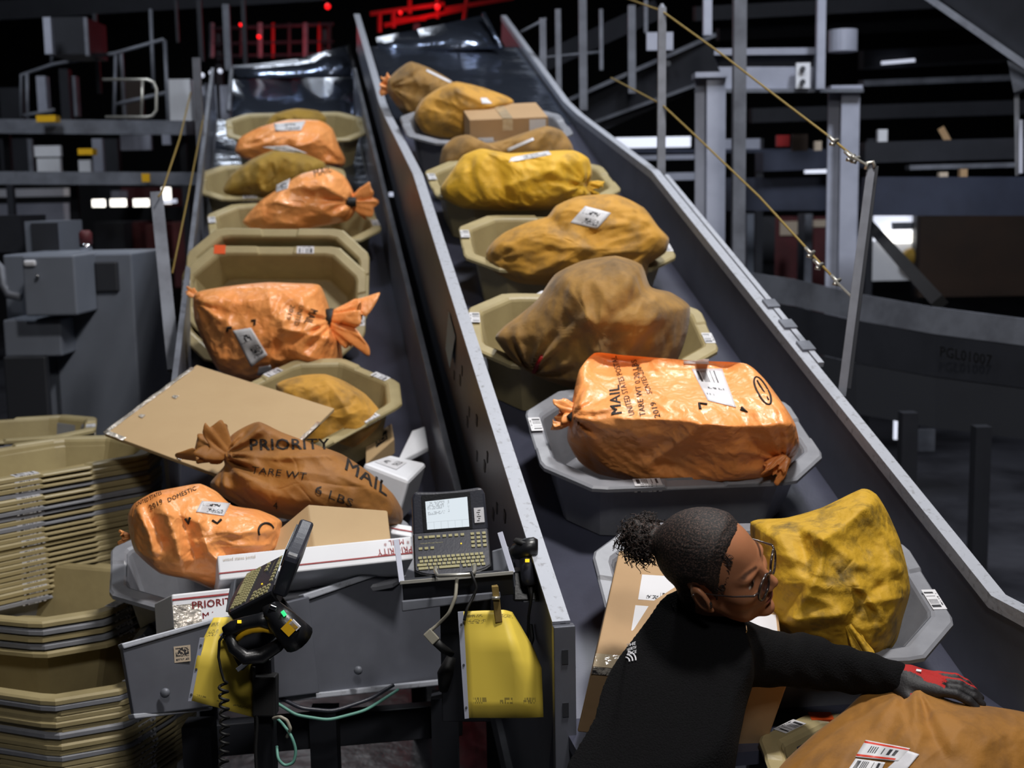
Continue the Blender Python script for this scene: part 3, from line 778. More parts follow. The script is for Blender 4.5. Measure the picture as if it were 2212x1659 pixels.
def tray(label, colour, pos, yaw=0.0, pitch=0.0, roll=0.0, frame=None, group=None, labels=('f', 'l'), sc=1.0, tape=None):
    """pos = centre of the base; frame = (x,y,z) axes"""
    X, Y, Z = frame if frame is not None else (C, D, N)
    Rm = Matrix(((X[0], Y[0], Z[0]), (X[1], Y[1], Z[1]), (X[2], Y[2], Z[2])))
    Rm = Rm @ Matrix.Rotation(yaw, 3, 'Z') @ Matrix.Rotation(pitch, 3, 'X') @ Matrix.Rotation(roll, 3, 'Y')
    o = bpy.data.objects.new('mail_tray', None); o.empty_display_size = .05; link(o)
    M4 = Rm.to_4x4(); M4.translation = Vector([float(x) for x in pos]); o.matrix_world = M4 @ Matrix.Scale(sc, 4)
    tag(o, label, 'tray', group)
    for nm, me in zip(('tub', 'rim'), TM[colour]):
        c = bpy.data.objects.new(nm, me); link(c, o); rimo = c
    for k in labels:
        c = bpy.data.objects.new('barcode_label', TLAB); link(c, rimo)
        ez = TH + .0012
        if k == 'f': c.location = (-.13, -TY + .0195, ez)
        elif k == 'F': c.location = (.12, -TY + .0195, ez)
        elif k == 'c': c.location = (-TX + TC / 2 + .0135, TY - TC / 2 - .0135, ez); c.rotation_euler = (0, 0, -math.pi * .75)
        elif k == 'B': c.location = (-.13, TY - .0195, ez); c.rotation_euler = (0, 0, math.pi)
        elif k == 'b': c.location = (.13, TY - .0195, ez); c.rotation_euler = (0, 0, math.pi)
        elif k == 'l': c.location = (-TX + .0195, .07, ez); c.rotation_euler = (0, 0, -math.pi / 2)
        elif k == 'r': c.location = (TX - .0195, -.07, ez); c.rotation_euler = (0, 0, math.pi / 2)
    if tape:
        me = bpy.data.meshes.new('orange_tape'); x0 = tape
        y0, y1 = (TY - .041, TY + .0015)
        me.from_pydata([(x0, y0, TH - .10), (x0 + .05, y0, TH - .10), (x0 + .05, y0, TH + .0015), (x0, y0, TH + .0015), (x0 + .05, y1, TH + .0015), (x0, y1, TH + .0015), (x0 + .05, y1, TH - .015), (x0, y1, TH - .015)], [], [(0, 1, 2, 3), (3, 2, 4, 5), (5, 4, 6, 7)])
        me.materials.append(MATS['orange_tape']); c = bpy.data.objects.new('orange_tape', me); link(c, rimo)
    return o
def on_bed(O, px, py, h=TH):
    return un(px, py, zon(O, px, py, h)) - N * h

# ------------------------------------------------------------------ trays and mail on the right chute
GR = 'mail trays lying on the right chute'
tray('dark grey mail tray highest on the right chute, under the gold sacks and carton', 'grey', on_bed(OR, 1050, 268), yaw=.02, group=GR, labels=('F',))
tray('tan mail tray holding the bright yellow sack and a brown sack', 'tan', on_bed(OR, 1128, 388), yaw=.04, group=GR, labels=('f', 'l'))
tray('tan mail tray turned slantwise under the golden sack, on the right chute', 'tan', on_bed(OR, 1222, 520), yaw=-.06, group=GR, labels=('f', 'l', 'r'))
tray('tan mail tray around the brown dirt-stained sack with a red strap', 'tan', on_bed(OR, 1276, 708), yaw=-.10, group=GR, labels=('l', 'r'))
tray('grey mail tray holding the big orange parcel bag', 'grey', on_bed(OR, 1450, 934), yaw=-.03, group=GR, labels=('f', 'l'))
tray('grey mail tray behind the woman, holding a carton and a crumpled yellow sack', 'grey', on_bed(OR, 1660, 1265), yaw=-.07, group=GR, labels=('r', 'b'))
_tb = tray('tan mail tray in the bottom right corner, under the sack being pulled', 'tan', un(2095, 1655, 2.60) - np.array([0, 0, TH]), yaw=-.21, frame=(C, nrm([D[0], D[1], 0]), np.array([0, 0, 1.0])), group=GR, labels=('c',), tape=-.27)

z = lambda x, y, h=.22: zon(OR, x, y, h)
S = sack('R1a', 'mail_sack', 'brown gold mail sack with orange neck, highest on the right chute', 'sack',
     [(838, 172), (862, 148), (888, 133), (930, 148), (980, 178), (986, 212), (945, 238), (912, 262), (875, 250), (852, 222), (836, 195)], z(910, 215, .15), .16, 'brown_cloth', seed=1, K=26, NB=110, ties=[((845, 186), .012, .12, 9)], amp=.012)
ruffle(S, (846, 188), (829, 182), 22, 34, 'orange_film', seed=2)
sack_label(S, [(922, 150), (976, 176), (972, 180), (920, 154)], 'paper')
S = sack('R1b', 'mail_sack', 'dull gold mail sack left of the small carton on the right chute', 'sack',
     [(896, 243), (912, 215), (945, 192), (985, 176), (1040, 188), (1095, 208), (1110, 222), (1060, 262), (1000, 300), (950, 297), (915, 287), (898, 264)], z(975, 265, .18), .15, 'gold_cloth', seed=2, K=26, NB=110, creases=[([(985, 178), (990, 235), (940, 285)], .02, .05)], amp=.012)
sack_label(S, [(1037, 212), (1050, 212), (1062, 224), (1040, 224)], 'paper')
def carton(name, label, cat, quad, th, m='cardboard', parent=None, group=None, out=None, bevel=.004, ext=None):
    """top face corners (px,py,z) clockwise from far left; th = depth of the box below that face"""
    P = [un(*q) for q in quad]; nn = nrm(np.cross(P[1] - P[0], P[3] - P[0]))
    if nn @ (CAM - P[0]) < 0: nn = -nn
    b = MB(); b.prism(P, -nn * th if ext is None else ext); o = b.build(name, m, None, bevel=bevel); tag(o, label, cat, group)
    return o, P, nn
def strip_on(name, m, P, nn, u0, u1, v0, v1, parent, lift=.0015, bump=False):
    """sheet on a face: u along P0->P1, v along P0->P3"""
    f = lambda u, v: (P[0] * (1 - u) + P[1] * u) * (1 - v) + (P[3] * (1 - u) + P[2] * u) * v + nn * lift
    return patch(name, m, f(u0, v0), f(u1, v0), f(u1, v1), f(u0, v1), parent=parent)
def face_of(P, nn, th, side):
    """corners of a side wall seen from outside, tl,tr,br,bl"""
    a, b = {'front': (3, 2), 'left': (0, 3), 'right': (2, 1), 'back': (1, 0)}[side]
    Q = [P[a], P[b], P[b] - nn * th, P[a] - nn * th]; fn = nrm(np.cross(Q[3] - Q[0], Q[1] - Q[0])); return Q, fn
z6 = z(1090, 300, .1) - .35
o, P, nn = carton('shipping_carton', 'small brown carton taped along the top, near the top of the right chute', 'carton', [(994, 228, z6 + .22), (1158, 221, z6 + .25), (1184, 252, z6 - .05), (1014, 259, z6 - .05)], .19, 'cardboard')
strip_on('packing_tape', 'tape', P, nn, .42, .55, 0, 1, o)
Q, fn = face_of(P, nn, .19, 'front'); fn = fn if fn @ (CAM - Q[0]) > 0 else -fn
strip_on('shipping_label', 'label_boxlabel', Q, fn, .76, .97, .05, .42, o, .002); strip_on('shipping_label', 'label_boxlabel', Q, fn, .1, .3, .45, .98, o, .002)
strip_on('packing_tape', 'tape', Q, fn, .42, .55, 0, .3, o, .001)
S = sack('R2a', 'mail_sack', 'brown mail sack half hidden behind the bright yellow sack', 'sack',
     [(955, 372), (955, 322), (980, 297), (1012, 291), (1050, 308), (1085, 303), (1130, 287), (1180, 272), (1215, 283), (1238, 318), (1236, 362), (1100, 392)], z(1100, 350, .16), .13, 'brown_cloth', seed=3, K=26, NB=110, amp=.012)
sack_label(S, [(1095, 322), (1150, 298), (1153, 303), (1098, 328)], 'paper')
S = sack('R2b', 'mail_sack', 'bright yellow mail sack with a white address label', 'sack',
     [(958, 428), (951, 406), (975, 370), (1000, 336), (1040, 321), (1100, 331), (1180, 326), (1240, 325), (1272, 343), (1279, 378), (1266, 402), (1276, 424), (1200, 452), (1100, 456), (1000, 450)], z(1115, 415, .24), .15, 'yellow_cloth', seed=4, amp=.012,
     creases=[([(1100, 400), (1150, 385), (1200, 365)], .022, .03), ([(1010, 345), (1030, 420)], -.015, .03), ([(1190, 400), (1255, 410)], .018, .02)], ties=[((1266, 398), .016, .12, 11)])
ruffle(S, (1268, 400), (1292, 410), 16, 30, 'yellow_cloth', seed=4)
sack_label(S, [(1104, 341), (1184, 326), (1190, 335), (1100, 352)], 'label_crumple')
S = sack('R3', 'mail_sack', 'golden mail sack with dirt streaks and a square white label', 'sack',
     [(1050, 548), (1062, 525), (1090, 502), (1140, 480), (1182, 468), (1202, 444), (1250, 424), (1330, 420), (1390, 448), (1422, 490), (1445, 515), (1438, 545), (1402, 572), (1390, 605), (1250, 620), (1120, 612), (1060, 582)], z(1240, 545, .24), .17, 'gold_cloth', seed=5, amp=.013,
     creases=[([(1190, 460), (1300, 480), (1420, 500)], .02, .04), ([(1090, 530), (1200, 520), (1300, 545)], .022, .05), ([(1250, 480), (1310, 560)], -.012, .03)], ties=[((1060, 560), .012, .1, 9)])
sack_label(S, [(1264, 447), (1318, 462), (1288, 496), (1233, 482)], 'label_crumple')
S = sack('R4', 'mail_sack', 'large brown dirt-stained sack with gathered folds and a red strap', 'sack',
     [(1070, 732), (1088, 706), (1120, 682), (1160, 648), (1200, 592), (1258, 564), (1330, 553), (1385, 572), (1405, 620), (1450, 632), (1490, 662), (1484, 720), (1462, 780), (1400, 835), (1280, 850), (1180, 822), (1115, 788)], z(1290, 745, .26), .22, 'brown_cloth', seed=6, amp=.012, centre=(1290, 715),
     ctrl=[(1330, 640, .27), (1400, 700, .22), (1150, 750, .13)], creases=[([(1330, 560), (1360, 620), (1400, 650)], .02, .03), ([(1180, 660), (1280, 700), (1420, 690)], .015, .04), ([(1215, 610), (1230, 690)], -.016, .025)], ties=[((1148, 806), .024, .13, 12)])
bb = MB(); bb.tube([S.onto(S.at(1176, 768), .004), S.onto(S.at(1166, 784), .005), S.onto(S.at(1156, 802), .005)], .0075, 8); bb.build('red_strap', 'red_paint_or_light', S.o, smooth=True)
# white plastic mailer tucked in the same tray
S = sack('R4p', 'plastic_mailer', 'white padded mailer tucked beside the brown sack with red strap', 'mailer',
     [(1098, 698), (1130, 655), (1170, 628), (1190, 640), (1180, 690), (1130, 720)], z(1150, 690, .12) + .02, .03, 'paper', seed=8, K=16, NB=70, amp=.006, Hb=.02)
# orange parcel
zo = z(1470, 1000, .22) + .09
S = sack('R5', 'mail_bag', 'big glossy orange parcel bag printed MAIL in the grey tray', 'bag',
     [(1232, 905), (1240, 850), (1252, 798), (1285, 762), (1345, 767), (1420, 773), (1500, 779), (1610, 785), (1650, 818), (1690, 876), (1714, 918), (1725, 965), (1702, 1010), (1660, 1034), (1560, 1044), (1400, 1044), (1292, 1024), (1250, 996), (1226, 950)], zo, .13, 'orange_film', Hb=.16, e=8, seed=9, amp=.007, ns=9, K=56, NB=220, centre=(1470, 915),
     ctrl=[(1290, 795, 0.000), (1450, 800, 0.020), (1600, 806, 0.030), (1270, 880, 0.170), (1350, 906, 0.230), (1450, 908, 0.260), (1550, 915, 0.265), (1650, 915, 0.250), (1700, 925, 0.200), (1350, 850, 0.120), (1480, 850, 0.140), (1620, 855, 0.160), (1290, 985, 0.100), (1400, 1000, 0.140), (1520, 1005, 0.150), (1640, 990, 0.140), (1400, 955, 0.195), (1520, 960, 0.205), (1640, 950, 0.190), (1690, 975, 0.130)],
     creases=[([(1255, 905), (1330, 903), (1400, 905), (1460, 908), (1510, 914), (1560, 920), (1605, 922), (1655, 918), (1708, 914)], .020, .014), ([(1510, 920), (1460, 960), (1400, 1000)], .020, .013), ([(1250, 800), (1280, 830), (1252, 880)], .022, .02), ([(1330, 880), (1255, 905)], .024, .016),
              ([(1600, 930), (1640, 970), (1660, 1010)], -.02, .02), ([(1270, 930), (1282, 1010)], -.014, .012), ([(1450, 1005), (1440, 1030)], -.012, .012), ([(1380, 790), (1500, 815)], .008, .012)],
     ties=[((1240, 895), .020, .09, 11), ((1690, 1000), .018, .07, 12)])
ruffle(S, (1245, 896), (1204, 893), 30, 58, 'orange_film', z=zo - .05, seed=9, folds=4)
tie_band(S, (1232, 888), (1250, 912), 12, z=zo - .07, wpx=26)
ruffle(S, (1700, 985), (1672, 1018), 20, 40, 'orange_film', z=zo - .17, seed=12, folds=5, name='gathered_corner')
sack_label(S, [(1494, 797), (1560, 796), (1583, 882), (1526, 868)], 'label_address', n=10)
sack_label(S, [(1476, 780), (1530, 779), (1532, 786), (1478, 786)], 'paper', n=4)
sack_text(S, 'MAIL', (1352, 896), (1340, 832), (-22, 3), bold=True)
sack_text(S, 'UNITED STATES POSTAL', (1378, 897), (1330, 768), (-12, 3))
sack_text(S, 'TARE WT 0.20 LBS', (1400, 899), (1374, 776), (-12, 2))
sack_text(S, '2019', (1430, 902), (1419, 870), (-12, 2)); sack_text(S, 'SCNTES-2384', (1412, 852), (1382, 786), (-11, 2))
for q in ([(1510, 886), (1508, 874), (1524, 876)], [(1592, 886), (1604, 891), (1594, 882)]):
    bb = MB(); bb.tube([S.onto(S.at(*k), .002) for k in q], .004, 6); bb.build('corner_mark', 'black_ink', S.o)
bb = MB(); bb.tube([S.onto(S.at(1640 + 12 * math.cos(a) + 9 * math.sin(a), 846 + 30 * math.sin(a)), .002) for a in np.linspace(0, 6.2, 30)], .0028, 6); bb.build('printed_ring', 'black_ink', S.o)
bb = MB(); bb.tube([S.onto(S.at(x, y), .002) for x, y in ((1632, 824), (1641, 846), (1650, 866))], .0024, 6); bb.build('printed_ring', 'black_ink', S.o)
# carton next to the woman
o, P, nn = carton('shipping_carton', 'large brown carton with two white labels behind the woman', 'carton', [(1338, 1188, 2.98), (1668, 1205, 3.04), (1700, 1482, 2.70), (1281, 1440, 2.64)], .19, 'cardboard')
strip_on('shipping_label', 'label_boxlabel', P, nn, .17, .40, .22, .44, o); strip_on('shipping_label', 'label_boxlabel', P, nn, .16, .39, .49, .70, o)
strip_on('shipping_label', 'label_boxlabel', P, nn, .82, .98, .48, .80, o)
Q, fn = face_of(P, nn, .19, 'front'); fn = fn if fn @ (CAM - Q[0]) > 0 else -fn
strip_on('packing_tape', 'shiny_tape', Q, fn, 0.0, .42, 0, .10, o, .001)
strip_on('packing_tape', 'tape', P, nn, 0, .35, .90, 1, o, .001)
S = sack('R6', 'mail_sack', 'crumpled yellow mail sack with dark grime in front of the woman\'s face', 'sack',
     [(1622, 1128), (1700, 1119), (1775, 1097), (1862, 1056), (1893, 1068), (1918, 1108), (1943, 1165), (1959, 1225), (1966, 1278), (1950, 1335), (1936, 1385), (1902, 1426), (1840, 1430), (1770, 1412), (1690, 1382), (1640, 1330), (1632, 1220)], 3.02, .20, 'grimy_cloth', Hb=.12, seed=12, amp=.0075, ns=7.5, K=52, NB=200, centre=(1805, 1260),
     ctrl=[(1780, 1175, .20), (1870, 1150, .13), (1780, 1280, .24), (1900, 1270, .16), (1870, 1370, .18)],
     creases=[([(1895, 1085), (1780, 1172), (1700, 1125)], .028, .02), ([(1780, 1172), (1775, 1230), (1720, 1330)], .026, .018), ([(1780, 1172), (1850, 1220), (1940, 1230)], .018, .018), ([(1690, 1340), (1760, 1330), (1815, 1325)], .022, .018), ([(1830, 1345), (1870, 1280), (1930, 1250)], -.016, .014), ([(1730, 1150), (1755, 1250), (1700, 1320)], -.02, .02), ([(1850, 1260), (1900, 1330)], .014, .012), ([(1800, 1230), (1880, 1320)], -.010, .010), ([(1860, 1300), (1945, 1290)], .012, .01)]
     )
ruffle(S, (1832, 1350), (1870, 1412), 14, 34, 'grimy_cloth', z=2.82, seed=5, folds=3, name='gathered_neck')
S = sack('R7', 'mail_sack', 'big brown mail sack gripped by the gloved hand in the bottom right corner', 'sack',
     [(1655, 1690), (1700, 1640), (1760, 1585), (1826, 1533), (1872, 1490), (1920, 1480), (1948, 1497), (1984, 1480), (2020, 1500), (2070, 1518), (2140, 1526), (2212, 1538), (2300, 1570), (2350, 1690), (2280, 1800), (2000, 1830), (1740, 1790)], 2.62, .24, 'ochre_cloth', Hb=.10, seed=13, amp=.009, ns=6, K=52, NB=200, centre=(1990, 1660),
     ctrl=[(1960, 1540, .10), (2050, 1600, .2), (1850, 1620, .16), (2150, 1620, .16)], creases=[([(1985, 1480), (2050, 1550), (2130, 1600)], .018, .018), ([(1980, 1485), (1960, 1550), (1930, 1640)], .014, .02), ([(1950, 1500), (1850, 1580), (1790, 1650)], .014, .03), ([(1990, 1490), (2000, 1570), (2040, 1640)], -.014, .018)], ties=[((1980, 1478), .014, .10, 9)])
sack_label(S, [(1877, 1602), (1968, 1620), (1945, 1646), (1857, 1637)], 'label_routing', 'routing_label', 10)
sack_label(S, [(1858, 1640), (1918, 1648), (1894, 1695), (1826, 1690)], 'label_bar', 'routing_label', 10)
sack_label(S, [(1962, 1624), (1986, 1632), (1956, 1668), (1920, 1662)], 'paper', 'routing_label', 8)

# ------------------------------------------------------------------ trays and mail on the left chute
GL = 'mail trays lying on the left chute'
zl = lambda x, y, h=.2: zon(OL, x, y, h)
tray('tan mail tray highest on the left chute, behind the pale orange bag', 'tan', on_bed(OL, 640, 272), yaw=.05, group=GL, labels=())
tray('tan mail tray under the olive sack, second on the left chute', 'tan', on_bed(OL, 590, 385), yaw=.03, group=GL, labels=('f',), sc=.95)
tray('tan mail tray half hidden behind the upright tray, holding a tied orange bag', 'tan', on_bed(OL, 635, 478), yaw=.08, group=GL, labels=('l', 'r'))
zu = 5.35
ux = nrm(RT * .99 + FW * .06); uz = nrm(-FW * .93 + np.array([0, 0, .36])); uz = nrm(uz - (uz @ ux) * ux); uy = np.cross(uz, ux)
tray('tan mail tray tipped up on edge, nested behind the one with orange tape', 'tan', un(598, 612, zu + .04) - uz * TH, frame=(ux, uy, uz), group=GL, labels=(), sc=.95)
tray('tan mail tray tipped up behind the tied orange bag, orange tape on its rim', 'tan', un(590, 652, zu) - uz * TH, frame=(ux, uy, uz), group=GL, labels=('b', 'l', 'r'), tape=-.27, sc=.95)
tray('tan mail tray under the gold sack, right of the big brown sheet', 'tan', on_bed(OL, 640, 905) + N * .06, yaw=.75, group=GL, labels=('r', 'b', 'F'), sc=.95)
tray('grey mail tray in front on the left chute, filled with an orange bag and boxes', 'grey', un(580, 1196, 3.62) - np.array([0, 0, TH]), yaw=.10, sc=1.05, frame=(C, nrm([D[0], D[1], .12]), nrm(np.cross(C, nrm([D[0], D[1], .12])))), group=GL, labels=())

S = sack('L1a', 'mail_sack', 'olive gold sack highest on the left chute', 'sack', [(572, 272), (590, 247), (640, 234), (688, 240), (706, 256), (700, 285), (630, 300), (580, 296)], zl(640, 275), .14, 'olive_cloth', seed=21, K=20, NB=90, amp=.015)
S = sack('L1b', 'mail_bag', 'pale orange mail bag highest on the left chute', 'bag',
     [(508, 328), (518, 298), (560, 275), (620, 259), (690, 260), (718, 278), (732, 315), (746, 345), (738, 362), (680, 362), (600, 350), (535, 347)], zl(630, 330, .22), .16, 'orange_film', seed=22, K=26, NB=110, amp=.014, creases=[([(530, 320), (620, 300), (720, 320)], .03, .05)], ties=[((740, 350), .02, .12, 8)])
sack_label(S, [(592, 268), (660, 262), (650, 282), (596, 284)], 'label_crumple')
S = sack('L1c', 'mail_sack', 'olive mail sack between the two orange bags of the left chute', 'sack',
     [(482, 408), (498, 378), (540, 346), (590, 325), (650, 330), (702, 352), (700, 385), (640, 425), (560, 432), (490, 420)], zl(590, 395, .22), .16, 'olive_cloth', seed=23, K=26, NB=110, amp=.014, creases=[([(560, 350), (590, 330), (650, 340)], .02, .05)])
sack_label(S, [(565, 318), (620, 315), (665, 332), (600, 326)], 'label_crumple')
S = sack('L2', 'mail_bag', 'orange mail bag tied at the right, just above the upright tray', 'bag',
     [(524, 480), (560, 436), (610, 402), (650, 376), (708, 363), (742, 378), (762, 412), (768, 455), (750, 478), (690, 490), (640, 500), (560, 500)], zl(650, 455, .25), .17, 'orange_film', seed=24, K=30, NB=120, amp=.014, ties=[((762, 435), .022, .14, 10)], creases=[([(560, 450), (650, 400), (740, 390)], .025, .05), ([(690, 430), (750, 440)], -.02, .03)])
ruffle(S, (760, 436), (797, 434), 26, 58, 'orange_film', seed=24, folds=4); tie_band(S, (758, 425), (759, 448), 11, wpx=22, z=S.z - .05)
sack_label(S, [(598, 400), (627, 386), (622, 408), (596, 416)], 'label_crumple'); sack_text(S, 'MAIL', (678, 384), (716, 372), (-3, -16))
zb = 5.02
S = sack('L4', 'mail_bag', 'plump orange mail bag tied at the right, in the upright tray', 'bag',
     [(417, 645), (424, 632), (455, 624), (520, 615), (580, 610), (640, 612), (690, 616), (708, 655), (720, 700), (734, 722), (739, 790), (702, 812), (640, 806), (585, 826), (525, 822), (472, 800), (440, 742), (420, 690)], zb, .22, 'orange_film', Hb=.2, e=3.5, seed=25, amp=.012, K=48, NB=190, centre=(580, 715),
     ctrl=[(560, 690, .25), (660, 690, .26), (480, 700, .19)], creases=[([(420, 640), (470, 690), (430, 740)], .02, .025), ([(580, 615), (585, 680), (610, 700)], .02, .02), ([(600, 690), (590, 800)], -.012, .015), ([(610, 710), (680, 725), (730, 735)], .022, .018), ([(640, 760), (730, 790)], .016, .015), ([(610, 690), (700, 705)], .014, .015), ([(470, 640), (520, 660), (590, 640)], .01, .02)], ties=[((722, 690), .022, .16, 12), ((418, 650), .016, .12, 9)])
ruffle(S, (716, 690), (775, 702), 40, 92, 'orange_film', z=zb - .1, seed=25, folds=4); tie_band(S, (712, 668), (716, 712), 24, wpx=18, z=zb - .08)
ruffle(S, (424, 642), (410, 630), 10, 18, 'orange_film', seed=26, folds=3, name='gathered_corner')
sack_label(S, [(506, 714), (544, 708), (578, 764), (544, 790)], 'label_crumple', n=9); sack_label(S, [(560, 790), (584, 786), (590, 804), (556, 808)], 'paper', n=4)
sack_text(S, 'MAIL', (668, 668), (652, 698), (16, 4), bold=True); sack_text(S, 'UNITED', (643, 662), (632, 702), (10, 3)); sack_text(S, '2019', (626, 660), (616, 690), (9, 3))
for q in ([(494, 716), (496, 708), (504, 708)], [(545, 694), (552, 692), (551, 702)], [(595, 800), (602, 798), (604, 804)]):
    bb = MB(); bb.tube([S.onto(S.at(*k), .002) for k in q], .005, 6); bb.build('corner_mark', 'black_ink', S.o)
# gold sack under the sheet
S = sack('L5', 'mail_sack', 'gold mail sack peaked beside the big brown sheet', 'sack',
     [(596, 830), (650, 811), (702, 808), (745, 824), (790, 852), (826, 895), (815, 925), (770, 965), (728, 985), (690, 1000), (640, 950), (610, 890)], zl(720, 910, .28) + .16, .14, 'gold_cloth', seed=27, amp=.010, creases=[([(702, 812), (745, 880), (770, 930)], .03, .03), ([(640, 830), (700, 860)], .015, .03)])
# flat brown sheet
Pq = [un(425, 788, 4.52), un(722, 882, 4.22), un(522, 1029, 3.72), un(226, 935, 4.02)]
Pq[2] = Pq[1] + Pq[3] - Pq[0]
nn = nrm(np.cross(Pq[1] - Pq[0], Pq[3] - Pq[0])); nn = nn if nn[2] > 0 else -nn
bb = MB(); bb.prism(Pq, -nn * .012); o = bb.build('flat_parcel', 'cardboard_pale', None, bevel=.002); tag(o, 'large flat brown cardboard parcel with shiny taped edges, lying across the left chute', 'parcel')
f4 = lambda u, v: (Pq[0] * (1 - u) + Pq[1] * u) * (1 - v) + (Pq[3] * (1 - u) + Pq[2] * u) * v
rnd = random.Random(3)
def wavy(u0, u1, v0, v1, nm):
    return patch(nm, 'shiny_tape', f4(u0, v0) + nn * .002, f4(u1, v0) + nn * .002, f4(u1, v1) + nn * .002, f4(u0, v1) + nn * .002, parent=o, nx=6, ny=14, fn=lambda p: p + nn * .003 * noise.noise(Vector((p * 60).tolist())))
wavy(-.012, .016, .05, 1.0, 'edge_tape'); wavy(0.0, .14, .975, 1.012, 'edge_tape')
wavy(.985, 1.008, 0.2, 1.0, 'edge_tape')
for u, v in ((.10, .42), (.06, .72), (.52, .93), (.50, .97)): patch('tape_spot', 'shiny_tape', f4(u, v) + nn * .003, f4(u + .03, v - .01) + nn * .003, f4(u + .032, v + .03) + nn * .003, f4(u, v + .025) + nn * .003, parent=o)
# brown sack with priority lettering
zp = 3.76
S = sack('L6', 'mail_sack', 'brown mail sack lettered PRIORITY MAIL with a flared neck', 'sack',
     [(478, 975), (500, 940), (528, 922), (560, 911), (610, 934), (680, 960), (740, 982), (800, 1022), (848, 1066), (870, 1105), (862, 1135), (760, 1140), (640, 1125), (540, 1105), (462, 1060), (455, 1042), (485, 1005)], zp, .15, 'priority_cloth', Hb=.1, seed=31, amp=.010, K=50, NB=200, centre=(650, 1045),
     ctrl=[(560, 960, .08), (700, 1040, .2), (800, 1090, .15), (560, 1060, .15)], creases=[([(500, 985), (600, 992), (715, 985)], .025, .012), ([(560, 915), (540, 950), (490, 985)], .025, .02), ([(560, 915), (620, 950), (720, 975)], .022, .018), ([(500, 975), (600, 968), (700, 975)], -.02, .015), ([(470, 1040), (560, 1060), (700, 1090)], .014, .03)], ties=[((482, 985), .02, .14, 13)])
ruffle(S, (490, 985), (440, 950), 34, 100, 'orange_film' if False else 'priority_cloth', z=zp - .06, seed=33, folds=4); 
sack_text(S, 'PRIORITY', (540, 974), (712, 972), (-2, -24), bold=True)
sack_text(S, 'MAIL', (738, 1012), (830, 1072), (8, -26), bold=True)
sack_text(S, 'TARE WT', (545, 1022), (660, 1036), (3, -14)); sack_text(S, '6 LBS', (676, 1062), (754, 1094), (5, -17)); sack_text(S, '4', (592, 1097), (602, 1098), (0, -15))
# front left orange bag
zf = 3.42
S = sack('L7', 'mail_bag', 'creased orange mail bag spilling over the front left corner of the grey tray', 'bag',
     [(276, 1115), (290, 1088), (330, 1064), (385, 1052), (432, 1045), (468, 1062), (502, 1092), (560, 1102), (608, 1126), (600, 1180), (545, 1230), (520, 1270), (468, 1276), (408, 1252), (345, 1238), (292, 1192), (280, 1150)], zf, .17, 'orange_film', Hb=.1, seed=34, amp=.010, ns=8, K=50, NB=200, centre=(440, 1160),
     ctrl=[(420, 1110, .15), (520, 1140, .16), (360, 1160, .17), (450, 1220, .16)], creases=[([(300, 1095), (330, 1160), (340, 1230)], .024, .015), ([(350, 1080), (380, 1150), (400, 1240)], .022, .016), ([(430, 1130), (450, 1190), (500, 1240)], .02, .014), ([(320, 1100), (355, 1180)], -.018, .014), ([(390, 1110), (420, 1200)], -.018, .014), ([(470, 1150), (590, 1150)], .012, .016), ([(440, 1060), (470, 1090), (450, 1110)], -.016, .015), ([(500, 1180), (580, 1180)], .012, .012)])
ruffle(S, (280, 1158), (262, 1160), 10, 20, 'orange_film', z=zf, seed=36, folds=3, name='gathered_corner')
sack_label(S, [(436, 1085), (497, 1088), (482, 1116), (424, 1108)], 'label_crumple', n=8)
sack_text(S, 'UNITED STATES', (298, 1096), (352, 1070), (-3, -9)); sack_text(S, '2019', (328, 1104), (356, 1090), (-4, -10)); sack_text(S, 'DOMESTIC', (366, 1088), (425, 1060), (-3, -9))
for q in ([(402, 1122), (408, 1132), (412, 1120)], [(458, 1126), (468, 1132), (476, 1124)]):
    bb = MB(); bb.tube([S.onto(S.at(*k), .002) for k in q], .0035, 6); bb.build('corner_mark', 'black_ink', S.o)
bb = MB(); bb.tube([S.onto(S.at(570 + 17 * math.cos(a), 1148 + 17 * math.sin(a)), .002) for a in np.linspace(-3.6, -.4, 16)], .003, 6); bb.build('printed_ring', 'black_ink', S.o)
# carton and priority boxes
o, P, nn = carton('shipping_carton', 'pale brown carton standing behind the long white box on the left chute', 'carton', [(666, 1089, 3.42), (838, 1102, 3.52), (847, 1182, 3.46), (680, 1182, 3.36)], .24, 'cardboard_pale', ext=un(572, 1168, 3.42) - un(666, 1089, 3.42))
o, P, nn = carton('priority_box', 'long white box with a red stripe lying across the grey front tray', 'box', [(469, 1200, 3.22), (888, 1158, 3.38), (893, 1208, 3.35), (474, 1254, 3.19)], .16, 'white_card')
strip_on('red_stripe', 'red_ink', P, nn, 0, 1, .70, .755, o)
ex = (P[1] - P[0]); ey = (P[3] - P[0])
flat_text('lettering', 'PRIORITY', P[0] + ex * .995 + ey * .42 + nn * .002, -ex * .030, ey * .28, 'red_ink', o)
flat_text('lettering', '* MAIL *', P[0] + ex * .985 + ey * .1 + nn * .002, -ex * .026, ey * .22, 'red_ink', o)
flat_text('lettering', 'united states postal', P[0] + ex * .025 + ey * .26 + nn * .002, ex * .014, -ey * .14, 'sticker_tan', o)
o, P, nn = carton('priority_box', 'white box printed PRIORITY MAIL in red, below the grey front tray', 'box', [(371, 1284, 3.12), (500, 1270, 3.2), (506, 1345, 3.17), (376, 1358, 3.10)], .15, 'white_card')
strip_on('red_stripe', 'red_ink', P, nn, 0, 1, .14, .19, o)
strip_on('packing_tape', 'shiny_tape', P, nn, .0, .46, .33, 1.0, o, .001)
ex = (P[1] - P[0]); ey = (P[3] - P[0])
flat_text('lettering', 'PRIORITY', P[0] + ex * .30 + ey * .50 + nn * .003, ex * .125, -ey * .22, 'red_ink', o, bold=True)
